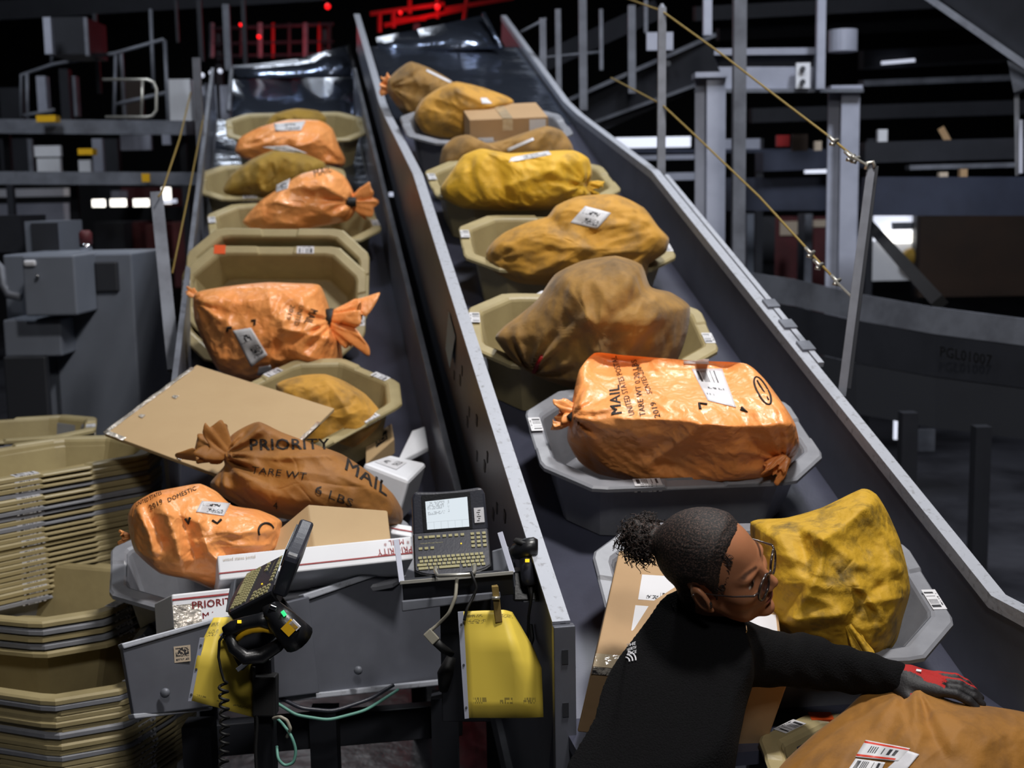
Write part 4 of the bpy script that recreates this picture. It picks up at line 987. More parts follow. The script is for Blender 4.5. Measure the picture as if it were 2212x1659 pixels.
flat_text('lettering', '* MAIL *', P[0] + ex * .34 + ey * .84 + nn * .003, ex * .115, -ey * .20, 'red_ink', o, bold=True)
o, P, nn = carton('priority_box', 'white box edge with red stripe right of the brown carton', 'box', [(842, 1128, 3.75), (890, 1136, 3.76), (890, 1160, 3.72), (845, 1152, 3.72)], .1, 'white_card')
strip_on('red_stripe', 'red_ink', P, nn, 0, 1, .5, .6, o)
o, P, nn = carton('white_parcel', 'white wrapped parcel beside the lettered brown sack', 'parcel', [(785, 1000, 4.1), (840, 982, 4.3), (922, 1000, 4.3), (884, 1038, 4.05)], .16, 'white_card', bevel=.012)
strip_on('address_print', 'label_crumple', P, nn, .25, .75, .1, .6, o)
o, P, nn = carton('padded_envelope', 'pale grey envelope leaning on the right wall of the left chute', 'envelope', [(890, 930, 4.6), (918, 920, 4.65), (925, 965, 4.5), (856, 1000, 4.3)], .02, 'white_card')
o, P, nn = carton('printed_parcel', 'tan parcel printed with a dark block logo, wedged by the tan tray', 'parcel', [(790, 950, 4.62), (846, 914, 4.75), (852, 948, 4.65), (790, 1002, 4.45)], .06, 'cardboard_pale')
strip_on('block_logo', 'black_ink', P, nn, .36, .78, .22, .72, o)
flat_text('lettering', 'ACS', P[0] + (P[1] - P[0]) * .40 + (P[3] - P[0]) * .56 + nn * .004, (P[1] - P[0]) * .14, -(P[3] - P[0]) * .2, 'cardboard_pale', o)

# ------------------------------------------------------------------ stacks of empty trays at the left
LV = lambda a: (np.array([math.cos(a), math.sin(a), 0]), np.array([-math.sin(a), math.cos(a), 0]), np.array([0, 0, 1.0]))
ORD = 'first second third fourth fifth sixth seventh eighth ninth tenth eleventh twelfth thirteenth fourteenth fifteenth sixteenth seventeenth eighteenth nineteenth twentieth twenty-first twenty-second twenty-third twenty-fourth twenty-fifth'.split()
def stack(top, yaw, cols, pitch, lab_top, lab_tan, lab_grey, group, labels, jit=.012, seed=0):
    rnd = random.Random(seed)
    for k, cname in enumerate(cols):
        lab = lab_top if k == 0 else ((lab_tan if cname == 't' else lab_grey) + ', %s from the top' % ORD[k])
        p = top + np.array([rnd.uniform(-jit, jit) * .4, rnd.uniform(-jit, jit) * .4, -pitch * k - TH])
        tray(lab, 'tan' if cname == 't' else 'grey', p, yaw=yaw + rnd.uniform(-jit, jit), frame=LV(0), group=group, labels=labels)
stack(un(58, 988, 4.2), .80, 'tttgttggtgtttttttttttttg', .0166, 'topmost tan empty tray of the tall nested stack at the left edge', 'tan empty tray in the tall nested stack at the left edge', 'grey empty tray in the tall nested stack at the left edge', 'tall nested stack at the left edge', ('f',), seed=1)
stack(un(-30, 928, 5.0), .3, 'tgt', .0166, 'tan empty tray standing behind the tall nested stack', 'tan empty tray low in the stack behind the tall one', 'grey empty tray in the stack behind the tall one', 'stack behind the tall one', ('r',), seed=2)
stack(un(42, 1266, 3.78), -.30, 'tgtgt', .021, 'topmost tan tray of the short nested pile left of the chute end', 'tan tray in the short nested pile left of the chute end', 'grey tray in the short nested pile left of the chute end', 'short nested pile left of the chute end', ('r',), seed=3)
stack(un(85, 1410, 3.62), -.36, 'tgttttgtttgtttttttt', .0150, 'topmost tan tray of the lowest nested pile in the bottom left corner', 'tan tray in the lowest nested pile in the bottom left corner', 'grey tray in the lowest nested pile in the bottom left corner', 'lowest nested pile in the bottom left corner', ('r',), seed=4)

# ------------------------------------------------------------------ keyboard terminals
def rbox(x0, x1, y0, y1, z0, z1): b = MB(); b.abox(x0, x1, y0, y1, z0, z1); return b
KEY = rbox(-.0042, .0042, -.0036, .0036, 0, .003).mesh('key', 'key_tan')
WKEY = rbox(-.0075, .0075, -.0036, .0036, 0, .003).mesh('key', 'key_tan')
SPACE = rbox(-.024, .024, -.0036, .0036, 0, .003).mesh('space_bar', 'key_tan')
def terminal(label, org, X, Y, lid_ang, sc=1.0, lit=True):
    X = nrm(X); Z = nrm(np.cross(X, Y)); Y = np.cross(Z, X)
    o = bpy.data.objects.new('data_terminal', None); o.empty_display_size = .05; link(o)
    M = Matrix(((X[0], Y[0], Z[0], org[0]), (X[1], Y[1], Z[1], org[1]), (X[2], Y[2], Z[2], org[2]), (0, 0, 0, 1))) @ Matrix.Scale(sc, 4)
    o.matrix_world = M; tag(o, label, 'terminal', 'keyboard terminals at the chute end')
    W = .092
    # keyboard housing with a bowed front edge
    pts = [(-W, .125), (-W, .01)] + [(-W + .012 + (2 * W - .024) * t, -.012 * math.sin(math.pi * t) ** .6 + .002) for t in np.linspace(0, 1, 11)] + [(W, .01), (W, .125)]
    b = MB(); b.prism([(x, y, -.035) for x, y in pts], (0, 0, .035)); hs = b.build('keyboard_housing', 'black_plastic', o, local=True, bevel=.004)
    b = MB(); b.prism([(x * .95, y * .95 + .004, 0) for x, y in pts], (0, 0, .002)); kp = b.build('keyboard_plate', 'dark_plastic', o, local=True)
    def key(x, y, me=KEY, nm='key'):
        k = bpy.data.objects.new(nm, me); link(k, kp); k.location = (x, y, .002)
    for r in range(4):
        y = .046 - r * .0105; n = 14
        for i in range(n):
            x = -.076 + i * .0112 + (r % 2) * .003
            if r == 3 and 4 <= i <= 8: continue
            key(x, y, WKEY if (r > 1 and i == 0) else KEY)
    key(-.008, .0145, SPACE, 'space_bar')
    for r in range(4):
        for i in range(3): key(.052 + i * .014, .108 - r * .0125)
    for i in range(3): key(-.074 + i * .014, .108, WKEY if i == 2 else KEY); key(-.074 + i * .014, .074)
    for i in range(5): key(-.03 + i * .0145, .108)
    flat_text('lettering', 'United Postal Service', (-.074, .089, .0025), (.0042, 0, 0), (0, .0042, 0), 'key_tan', o, local=True)
    b = MB(); b.abox(.022, .025, .080, .083, .002, .004); b.build('status_led', 'led_yellow', o, local=True)
    # screen lid
    ca, sa = math.cos(lid_ang), math.sin(lid_ang)
    def L(x, t, h): return np.array([x, .122 + t * ca - h * sa, -.004 + t * sa + h * ca])
    def lbox(x0, x1, t0, t1, h0, h1): b = MB(); vs = [L(x, t, h) for h in (h0, h1) for t in (t0, t1) for x in (x0, x1)]; b.add(vs, [(0, 2, 3, 1), (4, 5, 7, 6), (0, 1, 5, 4), (2, 6, 7, 3), (0, 4, 6, 2), (1, 3, 7, 5)]); return b
    prof = [(-W, 0), (W, 0), (W * .97, .09), (W * .90, .104)] + [(W * .80 * (1 - 2 * t), .105 - .004 * math.sin(math.pi * t)) for t in np.linspace(0, 1, 7)] + [(-W * .90, .104), (-W * .97, .09)]
    b = MB(); b.prism([L(x, t, -.032) for x, t in prof], L(0, 0, .032) - L(0, 0, 0)); lid = b.build('screen_lid', 'dark_plastic', o, local=True, bevel=.006)
    lbox(-.064, .054, .006, .096, -.001, .004).build('screen_bezel', 'black_plastic', o, local=True)
    patch('screen', 'label_screen', L(-.056, .080, .0055), L(.046, .084, .0055), L(.046, .012, .0055), L(-.056, .012, .0055), parent=lid, local=True)
    lbox(.060, .084, .020, .056, .0, .003).build('serial_sticker', 'label_bar' if False else 'paper', o, local=True)
    for i in range(6): lbox(.066 + (i % 2) * .003, .072 + (i % 3) * .002, .024 + i * .005, .0255 + i * .005, .0032, .0036).build('sticker_print', 'black_ink', o, local=True)
    return o
ZA = 3.05
XA = nrm(RT + UP * .07 + FW * .05); YA = nrm(UP * .70 + FW * .72 - RT * .08)
terminal('keyboard terminal with a lit screen, facing the camera beside the yellow pad', un(979, 1236, ZA), XA, YA, math.radians(38), 1.0)
XB = nrm(-FW * .93 - UP * .36 - RT * .05); YB = nrm(RT * .86 + UP * .50 - FW * .10)
terminal('keyboard terminal seen from its side, screen turned away to the left', un(509, 1285, 2.88), XB, YB, math.radians(40), 0.98)

# cradle that carries the facing terminal
cd = empty('terminal_cradle', un(985, 1290, ZA), 'grey metal cradle with upright arms holding the facing terminal', 'bracket')
def flatbar(name, m, a, b_, wpx, th, parent, z=None):
    A = un(*a); B = un(*b_); ax = nrm(B - A); V = nrm(CAM - A); sd = nrm(np.cross(ax, V)); k = a[2] / F
    bb = MB(); bb.box((A + B) / 2, (B - A) / 2, sd * wpx * k / 2, np.cross(ax, sd) * th / 2); return bb.build(name, m, parent, bevel=.001)
flatbar('cradle_arm', 'pale_steel', (856, 1166, ZA - .02), (868, 1258, ZA - .08), 12, .004, cd)
flatbar('cradle_arm', 'pale_steel', (1080, 1150, ZA - .02), (1107, 1238, ZA - .08), 12, .004, cd)
flatbar('cradle_lip', 'wire_bright', (864, 1259, ZA - .08), (1109, 1237, ZA - .08), 8, .006, cd)
slab('cradle_tray', 'dark_steel', [(868, 1258, ZA - .07), (1108, 1236, ZA - .07), (1112, 1285, ZA - .05), (872, 1308, ZA - .05)], .02, cd)
slab('cradle_flange', 'steel', [(867, 1298, ZA - .08), (1080, 1278, ZA - .08), (1082, 1293, ZA - .08), (868, 1322, ZA - .08)], .008, cd)
slab('side_plate', 'steel', [(1062, 1190, ZA + .03), (1098, 1180, ZA + .03), (1118, 1275, ZA + .02), (1068, 1280, ZA + .02)], .01, cd)
b = MB(); b.tube([un(940, 1226, ZA - .03), un(941, 1236, ZA - .09), un(946, 1244, ZA - .11), un(985, 1242, ZA - .11), un(1018, 1241, ZA - .11), un(1025, 1235, ZA - .09), un(1025, 1222, ZA - .03)], .0045, 8); b.build('wire_handle', 'wire_bright', cd, smooth=True)
slab('bracket_arm', 'dark_steel', [(950, 1300, ZA + .05), (1060, 1290, ZA + .05), (1060, 1560, ZA + .10), (955, 1560, ZA + .10)], .04, cd)
# brass clip and yellow pads
cp = empty('bulldog_clip', un(1072, 1300, ZA - .12), 'worn brass spring clip gripping the right yellow pad', 'clip')
flatbar('clip_jaw', 'brass', (1069, 1266, ZA - .13), (1078, 1344, ZA - .13), 15, .004, cp)
flatbar('clip_jaw', 'brass', (1068, 1264, ZA - .115), (1074, 1310, ZA - .10), 13, .004, cp)
b = MB(); b.lathe(un(1071, 1292, ZA - .137), RT, [(-.009, .004), (.009, .004)], 10); b.build('clip_spring', 'wire_bright', cp, smooth=True)
def pad(name, label, rows, m, z, edge):
    P = np.array([[un(*q) for q in r] for r in rows]); o = empty(name, P[-1, 0], label, 'notepad', 'yellow form pads hung at the chute end')
    # resample smoothly
    R = P.shape[0]; fine = []
    for i in range(R):
        row = P[i]; t = np.linspace(0, len(row) - 1, 13)
        fine.append(np.stack([np.interp(t, range(len(row)), row[:, k]) for k in range(3)], 1))
    fine = np.array(fine); t = np.linspace(0, R - 1, 13)
    G = np.stack([np.stack([np.interp(t, range(R), fine[:, j, k]) for k in range(3)], 1) for j in range(13)], 1)
    b = MB(); b.grid(G); s_ = b.build('sheet', m, o, smooth=True, solid=.006)
    n = 13; set_uv(s_.data, [(j / (n - 1), 1 - i / (n - 1)) for i in range(n) for j in range(n)])
    E = np.array([un(*q) for q in edge]); b = MB(); Pg = np.array([E[:2], E[2:]]); b.grid(Pg); b.build('binding_strip', 'pale_steel', o, solid=.006)
    for k in (.12, .5, .9):
        c = E[0] * (1 - k) * .5 + E[1] * (1 - k) * .5 + (E[2] + E[3]) / 2 * k; v = nrm(CAM - c)
        b = MB(); b.lathe(c, v, [(0.002, .0028), (.0045, .0028)], 10); b.build('punch_hole', 'cabinet_dark', o)
    return o
pad('form_pad', 'yellow printed pad clipped below the facing terminal, top right corner curled back', [
    [(1000, 1321, ZA - .12), (1045, 1319, ZA - .12), (1085, 1318, ZA - .12), (1104, 1323, ZA - .08)],
    [(1002, 1350, ZA - .12), (1050, 1349, ZA - .12), (1100, 1349, ZA - .13), (1122, 1352, ZA - .08)],
    [(1005, 1395, ZA - .12), (1055, 1394, ZA - .13), (1112, 1394, ZA - .15), (1150, 1400, ZA - .08)],
    [(1008, 1440, ZA - .12), (1060, 1440, ZA - .13), (1125, 1440, ZA - .15), (1168, 1444, ZA - .1)],
    [(1012, 1550, ZA - .12), (1065, 1550, ZA - .13), (1130, 1550, ZA - .13), (1173, 1549, ZA - .12)]], 'label_form', ZA, [(989, 1322, ZA - .125), (1001, 1321, ZA - .125), (1004, 1552, ZA - .125), (1013, 1551, ZA - .125)])
pad('form_pad', 'yellow printed pad hanging under the sideways terminal', [
    [(462, 1335, 2.9), (476, 1334, 2.9), (488, 1334, 2.92), (500, 1336, 2.95)],
    [(440, 1380, 2.88), (468, 1378, 2.88), (500, 1380, 2.9), (530, 1385, 2.95)],
    [(426, 1420, 2.86), (460, 1424, 2.86), (500, 1430, 2.9), (545, 1436, 2.95)],
    [(416, 1470, 2.86), (455, 1480, 2.86), (500, 1492, 2.9), (548, 1500, 2.95)],
    [(412, 1512, 2.86), (455, 1524, 2.86), (500, 1537, 2.9), (550, 1550, 2.95)]], 'label_form', 2.9, [(432, 1378, 2.865), (442, 1378, 2.865), (407, 1514, 2.855), (414, 1514, 2.855)])
# hand scanner resting beside the facing terminal
def scanner(label, pts_handle, head, z):
    o = empty('barcode_scanner', un(*pts_handle[-1][:2], z), label, 'scanner', 'handheld barcode scanners')
    return o
sc1 = scanner('black handheld scanner standing in a holder right of the facing terminal', [(1140, 1285)], None, 3.1)
b = MB(); b.tube([un(1106, 1198, 3.06), un(1116, 1192, 3.05), un(1138, 1184, 3.04), un(1156, 1180, 3.04), un(1162, 1180, 3.04)], [.012, .020, .024, .022, .016], 16); b.build('scan_head', 'black_plastic', sc1, smooth=True)
b = MB(); b.tube([un(1136, 1168, 3.05), un(1134, 1176, 3.05)], [.026, .030], 16); b.build('head_bumper', 'rubber', sc1, smooth=True)
b = MB(); b.tube([un(1134, 1176, 3.06), un(1137, 1200, 3.05), un(1139, 1222, 3.04), un(1143, 1248, 3.04), un(1145, 1262, 3.04)], [.021, .019, .018, .020, .017], 14); b.build('handle', 'dark_plastic', sc1, smooth=True)
b = MB(); b.box(un(1139, 1211, 3.018), RT * .005, UP * .0035, FW * .002); b.build('indicator', 'led_yellow', sc1)
b = MB(); b.tube([un(1145, 1262, 3.04), un(1148, 1290, 3.03), un(1142, 1330, 3.05), un(1140, 1380, 3.08), un(1132, 1430, 3.1)], [.008, .004, .0035, .0035, .0035], 8); b.build('cord', 'rubber', sc1, smooth=True)
hold = empty('scanner_holder', un(1138, 1300, 3.08), 'black holder box for the scanner right of the facing terminal', 'bracket')
b = MB(); b.box(un(1138, 1262, 3.10), RT * .034, UP * .035 + FW * .012, FW * .03); b.build('cup', 'black_plastic', hold, bevel=.006)
slab('backplate', 'steel', [(1112, 1285, 3.1), (1164, 1280, 3.1), (1166, 1296, 3.06), (1130, 1298, 3.06)], .006, hold)
# big scanner hanging under the sideways terminal
sc2 = empty('barcode_scanner', un(560, 1410, 2.8), 'black and yellow handheld scanner lying under the sideways terminal', 'scanner', 'handheld barcode scanners')
ZS = 2.74
b = MB(); b.tube([un(575, 1322, ZS + .03), un(592, 1324, ZS), un(612, 1345, ZS - .01), un(632, 1366, ZS - .01), un(645, 1380, ZS)], [.014, .026, .031, .034, .036], 16); b.build('scan_head', 'black_plastic', sc2, smooth=True)
b = MB(); b.tube([un(585, 1338, ZS), un(560, 1340, ZS), un(530, 1346, ZS), un(505, 1356, ZS), un(486, 1366, ZS)], [.022, .015, .014, .016, .013], 14); b.build('handle', 'black_plastic', sc2, smooth=True)
b = MB(); b.tube([un(592, 1362, ZS), un(570, 1358, ZS), un(545, 1360, ZS), un(525, 1368, ZS), un(512, 1382, ZS)], [.008, .008, .008, .007, .006], 10); b.build('trigger_guard', 'yellow_paint', sc2, smooth=True)
b = MB(); b.tube([un(496, 1370, ZS), un(505, 1400, ZS), un(530, 1420, ZS), un(565, 1416, ZS + .01), un(600, 1395, ZS + .01), un(618, 1378, ZS)], [.012, .013, .016, .017, .014, .010], 12); b.build('stand_hook', 'black_plastic', sc2, smooth=True)
b = MB(); b.box(un(626, 1356, ZS - .042), nrm(RT * .7 - UP * .7) * .012, nrm(RT * .7 + UP * .7) * .014, FW * .004); b.build('nose_sticker', 'yellow_paint', sc2)
b = MB(); b.box(un(637, 1350, ZS - .042), nrm(RT * .7 - UP * .7) * .011, nrm(RT * .7 + UP * .7) * .006, FW * .004); b.build('nose_sticker', 'paper', sc2)
b = MB(); b.box(un(613, 1325, ZS - .036), nrm(RT * .55 - UP * .8) * .006, nrm(RT * .8 + UP * .55) * .003, FW * .004); b.build('indicator', 'led_green', sc2)
b = MB(); b.box(un(590, 1312, ZS - .024), nrm(RT * .8 - UP * .3) * .008, nrm(RT * .3 + UP * .8) * .005, FW * .003); b.build('logo_plate', 'silver', sc2, bevel=.002)
b = MB(); b.box(un(517, 1343, ZS - .016), RT * .004, UP * .003, FW * .002); b.build('indicator', 'led_yellow', sc2)
co = [un(486, 1366, ZS), un(474, 1385, ZS), un(472, 1420, ZS), un(478, 1450, ZS), un(484, 1470, ZS)]
n0 = len(co)
for i in range(150):
    t = i / 149; a = t * 2 * math.pi * (16); y = 1475 + 300 * t; co.append(un(482 + 3 * math.sin(t * 5), y, ZS) + RT * .009 * math.cos(a) + FW * .009 * math.sin(a))
b = MB(); b.tube(co, .0032, 6); b.build('coiled_cord', 'rubber', sc2, smooth=True)
# stand of the sideways terminal
st = empty('terminal_stand', un(565, 1659, 2.9), 'black pole and metal bracket carrying the sideways terminal', 'stand')
slab('bracket_plate', 'dark_steel', [(478, 1374, 2.86), (606, 1286, 2.86), (640, 1330, 2.84), (520, 1450, 2.84)], .012, st)
flatbar('bracket_edge', 'pale_steel', (476, 1374, 2.83), (608, 1284, 2.83), 7, .006, st)
slab('side_bracket', 'steel', [(497, 1258, 2.98), (510, 1248, 2.98), (500, 1322, 2.96), (486, 1322, 2.96)], .008, st)
flatbar('hook_bar', 'steel', (512, 1448, 2.8), (612, 1372, 2.8), 10, .006, st)
b = MB(); b.box((un(568, 1420, 2.95) + un(582, 1800, 2.95)) / 2, (un(582, 1800, 2.95) - un(568, 1420, 2.95)) / 2, RT * .022, FW * .022); b.build('pole', 'black_plastic', st, bevel=.004)
b = MB(); b.box(un(574, 1500, 2.92), RT * .026, UP * .045, FW * .024); b.build('clamp', 'rubber', st, bevel=.004)
cables = [('grey data cable with a plug hanging left of the right yellow pad', 'cable_grey', [(987, 1250, ZA - .1), (984, 1290, ZA - .12), (970, 1325, ZA - .12), (945, 1350, ZA - .1), (922, 1368, ZA - .1)], .0042),
    ('black cable twisting down from the wire handle', 'rubber', [(1018, 1236, ZA - .12), (1024, 1252, ZA - .13), (1030, 1270, ZA - .13), (1022, 1290, ZA - .13), (1008, 1316, ZA - .14), (1003, 1340, ZA - .14)], .0035),
    ('dark cable sagging under the left chute end panel', 'dark_plastic', [(600, 1505, 3.2), (650, 1530, 3.18), (720, 1537, 3.2), (800, 1510, 3.25), (850, 1480, 3.3)], .005),
    ('green grey cable sagging under the left chute end panel', 'cable_green', [(600, 1520, 3.15), (640, 1545, 3.15), (710, 1556, 3.15), (790, 1535, 3.2), (860, 1490, 3.3)], .004),
    ('pale green cable looping beside the black pole', 'cable_green', [(594, 1548, 2.92), (612, 1565, 2.9), (630, 1590, 2.88), (640, 1620, 2.88), (635, 1648, 2.88), (615, 1655, 2.88), (600, 1640, 2.88), (598, 1612, 2.9)], .0035),
    ('white cable bent over the pole clamp', 'cable_grey', [(590, 1552, 2.9), (605, 1548, 2.88), (620, 1556, 2.88), (628, 1575, 2.88), (620, 1592, 2.9)], .004),
    ('black cord hanging by the right of the yellow pad', 'rubber', [(1132, 1430, 3.1), (1142, 1400, 3.1), (1150, 1380, 3.12), (1146, 1350, 3.14)], .006),
    ('black cord running down beside the black pole', 'rubber', [(548, 1440, 2.9), (550, 1500, 2.9), (556, 1560, 2.9), (552, 1620, 2.9), (556, 1700, 2.9)], .004)]
for lab, m, pts, r in cables:
    P = np.array([un(*q) for q in pts]); t = np.linspace(0, len(P) - 1, 40)
    # smooth resample
    Q = np.stack([np.interp(t, range(len(P)), P[:, k]) for k in range(3)], 1)
    for _ in range(4): Q[1:-1] = (Q[:-2] + 2 * Q[1:-1] + Q[2:]) / 4
    b = MB(); b.tube(Q, r, 7); o = b.build('cable', m, None, smooth=True); tag(o, lab, 'cable')
    if 'plug' in lab:
        A = un(922, 1364, ZA - .1); B = un(942, 1386, ZA - .1); ax = nrm(B - A)
        b = MB(); b.box((A + B) / 2, (B - A) / 2, np.cross(ax, FW) * .011, FW * .006); b.build('plug', 'cable_grey', o, bevel=.002)
        b = MB(); b.tube([un(942, 1386, ZA - .1), un(958, 1402, ZA - .09), un(975, 1412, ZA - .06)], [.011, .010, .008], 10); b.build('plug_body', 'rubber', o, smooth=True)
b = MB(); b.tube([un(975, 1420, 3.08), un(962, 1455, 3.08), un(958, 1490, 3.1)], [.012, .02, .012], 10); o = b.build('cable_tie_bundle', 'rubber', None, smooth=True); tag(o, 'dark wrapped cable bundle behind the right yellow pad', 'cable')

# ------------------------------------------------------------------ background machinery
def vpost(name, m, x, y0, y1, z, wpx, label, cat, group=None, dpx=None, parent=None, y1_floor=False):
    """upright post: top at (x,y0), runs straight down to y1"""
    A = un(x, y0, z); k = z / F; B = un(x, y1, z)
    zb = 0.0 if y1_floor else B[2]
    hw_ = wpx * k / 2; hd = (dpx or wpx) * k / 2
    b = MB(); b.abox(A[0] - hw_, A[0] + hw_, A[1] - hd, A[1] + hd, zb, A[2]); o = b.build(name, m, parent)
    if label: tag(o, label, cat, group)
    return o
def beam(name, m, p0, p1, wpx, label, cat, group=None, depth=.1, parent=None):
    A = un(*p0); B = un(*p1); ax = nrm(B - A); V = nrm(CAM - A); sd = nrm(np.cross(ax, V)); k = p0[2] / F
    b = MB(); b.box((A + B) / 2, (B - A) / 2, sd * wpx * k / 2, np.cross(ax, sd) * depth / 2); o = b.build(name, m, parent)
    if label: tag(o, label, cat, group)
    return o
def panel(name, m, x0, y0, x1, y1, z, label, cat, depth=.05, group=None, parent=None, bevel=0):
    k = z / F; A = un((x0 + x1) / 2, (y0 + y1) / 2, z); hx = (x1 - x0) * k / 2; hz = (y1 - y0) * k / 2
    b = MB(); b.abox(A[0] - hx, A[0] + hx, A[1], A[1] + depth, A[2] - hz, A[2] + hz); o = b.build(name, m, parent, bevel=bevel)
    if label: tag(o, label, cat, group)
    return o
def pipes(name, m, paths, z, rpx, label, cat, parts='rail', group=None):
    r = rpx * z / F; o = empty(name, un(*paths[0][0][:2], z), label, cat, group)
    for p in paths:
        b = MB(); b.tube([un(q[0], q[1], q[2] if len(q) > 2 else z) for q in p], r, 8); b.build(parts, m, o, smooth=True)
    return o
# --- left
SM = empty('sorting_machine', un(200, 900, 10) * np.array([1, 1, 0]), 'far sorting machine with long grey beams and pale panels at the left', 'machine')
beam('long_beam', 'steel', (-60, 272, 9.5), (412, 276, 9.5), 30, None, None, depth=.3, parent=SM)
beam('long_beam', 'steel', (-60, 384, 8.6), (445, 386, 8.6), 27, None, None, depth=.3, parent=SM)
for x, y, zz in ((14, 280, 9.6), (395, 280, 9.6), (160, 390, 8.8)): vpost('leg', 'dark_steel', x, y, 900, zz, 14, None, None, parent=SM, y1_floor=True)
panel('warning_sticker', 'yellow_paint', 306, 375, 323, 393, 8.4, None, None, .02, parent=SM)
pipes('handrail', 'steel', [[(46, 255), (46, 162), (112, 140), (250, 115), (352, 86), (358, 92)], [(356, 88), (365, 290)], [(250, 118), (246, 262)], [(58, 160), (60, 262)], [(52, 250), (118, 238)], [(248, 226), (362, 200)], [(325, 20), (332, 190)], [(112, 140), (112, 60)]], 10.0, 4.2, 'grey tubular handrail rising to the right above the upper long beam', 'handrail')
pipes('guard_hoop', 'wire_bright', [[(222, 172), (318, 172), (332, 178), (338, 192), (338, 238), (330, 250), (318, 253), (228, 253)], [(308, 172), (306, 250)]], 9.0, 3.2, 'bright looped guard bar below the handrail', 'guard bar')
panel('hanging_box', 'dark_steel', 100, 38, 186, 116, 9.5, 'dark square housing hanging between two brackets, upper left', 'lamp', .5)  # plain dark hanging box, no lamp inside
o = vpost('bracket', 'pale_steel', 103, 38, 116, 9.3, 16, 'pale bracket left of the hanging dark housing', 'bracket'); vpost('bracket', 'steel', 185, 38, 120, 9.3, 8, 'grey bracket right of the hanging dark housing', 'bracket')
panel('white_cover', 'white_card', 366, 172, 412, 275, 10.5, None, None, .4, parent=SM)
panel('slatted_cover', 'pale_steel', 426, 186, 495, 290, 11.0, None, None, .4, parent=SM)
panel('edge_marker', 'yellow_paint', 78, 249, 120, 263, 9.2, None, None, .1, parent=SM)
panel('edge_marker', 'yellow_paint', 168, 321, 200, 334, 9.2, None, None, .1, parent=SM)
for i, (x0, y0, x1, y1, m, lab) in enumerate([(74, 315, 130, 338, 'white_card', 'white upper panel behind the lower long beam'), (80, 342, 130, 372, 'white_card', 'white lower panel behind the lower long beam'), (260, 292, 326, 324, 'pale_steel', 'pale tilted plate under the upper long beam'), (170, 346, 196, 372, 'white_card', 'small white panel beside the lower yellow marker'), (200, 300, 222, 370, 'pale_steel', 'narrow pale panel right of the lower yellow marker'), (350, 290, 368, 312, 'pale_steel', 'little pale plate at the end of the upper long beam')]):
    panel('machine_panel', m, x0, y0, x1, y1, 10.8, None, None, .05, parent=SM)
for i, (x, y, r) in enumerate([(425, 166, 5), (437, 163, 5), (457, 158, 5), (476, 154, 5)]):
    b = MB(); b.lathe(un(x, y, 10.6), -FW, [(0, r * .0038), (.02, r * .0036), (.03, r * .002)], 12); b.build('indicator_lamp', 'lamp_or_glow', SM)
DK = empty('loading_dock', un(250, 600, 17) * np.array([1, 1, 0]), 'far loading dock with bright lamps and red shutters behind the control cabinet', 'dock')
panel('dock_wall', 'wall_dark', -60, 400, 460, 700, 18.6, None, None, .3, parent=DK)
for i, (x0, y0, x1, y1) in enumerate([(199, 431, 216, 447), (238, 430, 262, 446), (288, 430, 312, 446), (350, 405, 360, 440)]):
    panel('ceiling_lamp', 'lamp_white', x0, y0, x1, y1, 15.0, None, None, .2, parent=DK)
beam('lamp_channel', 'lamp_or_glow', (350, 436, 15.0), (380, 434, 15.0), 8, None, None, parent=DK)
for i, (x0, y0, x1, y1, m) in enumerate([(212, 405, 240, 446, 'dark_steel'), (262, 405, 290, 446, 'red_dull'), (312, 405, 340, 446, 'red_dull'), (240, 412, 256, 428, 'pale_steel'), (268, 480, 305, 600, 'red_dull'), (318, 485, 345, 620, 'red_dull'), (205, 480, 268, 545, 'dark_steel'), (375, 480, 440, 620, 'red_dull'), (300, 570, 340, 640, 'brown_panel')]):
    panel('shutter' if i < 4 else 'container', m, x0, y0, x1, y1, 17.0 - i * .2, None, None, 1.6, parent=DK)
panel('shutter', 'pale_steel', -40, 440, 138, 478, 15.0, None, None, .2, parent=DK)
panel('shutter', 'white_card', -40, 408, 138, 425, 15.2, None, None, .2, parent=DK)
vpost('support_post', 'steel', 424, 125, 600, 6.9, 15, 'slim grey post beside the left chute top', 'post', y1_floor=True)
o = beam('support_post', 'steel', (338, 418, 5.4), (376, 800, 5.1), 26, 'leaning grey flat post tied with yellow rope, left of the upright tray', 'post', depth=.03)
pipes('rope', 'rope_yellow', [[(412, 200, 7.0), (388, 300, 6.3), (350, 415, 5.4)], [(350, 415, 5.35), (342, 425, 5.3)]], 5.4, 2.2, 'thin yellow rope tied to the leaning flat post', 'rope')
pipes('rope', 'rope_yellow', [[(440, 250, 7.0), (405, 430, 6.0), (372, 590, 5.3)]], 5.4, 2.0, 'second yellow rope running down past the leaning post', 'rope')
# control cabinets
cb = empty('control_cabinet', un(180, 900, 6.2) * np.array([1, 1, 0]), 'big grey electrical control cabinet behind the tray stacks', 'cabinet')
def cpart(nm, m, x0, y0, x1, y1, z, d, floor=False):
    k = z / F; A = un((x0 + x1) / 2, y0, z); B = un((x0 + x1) / 2, y1, z); hx = (x1 - x0) * k / 2
    b = MB(); b.abox(A[0] - hx, A[0] + hx, A[1], A[1] + d, 0 if floor else B[2], A[2]); return b.build(nm, m, cb, bevel=.01)
cpart('main_body', 'cabinet_grey', 108, 548, 284, 930, 6.3, .6, True)
cpart('side_body', 'cabinet_grey', 5, 550, 110, 930, 6.35, .6, True)
cpart('meter_box', 'cabinet_grey', 46, 552, 160, 684, 6.0, .35); cpart('lower_box', 'cabinet_grey', 5, 690, 130, 772, 6.15, .25)
cpart('vent_window', 'cabinet_dark', 202, 565, 252, 632, 6.28, .05); cpart('hatch', 'cabinet_dark', 5, 770, 98, 930, 6.13, .05)
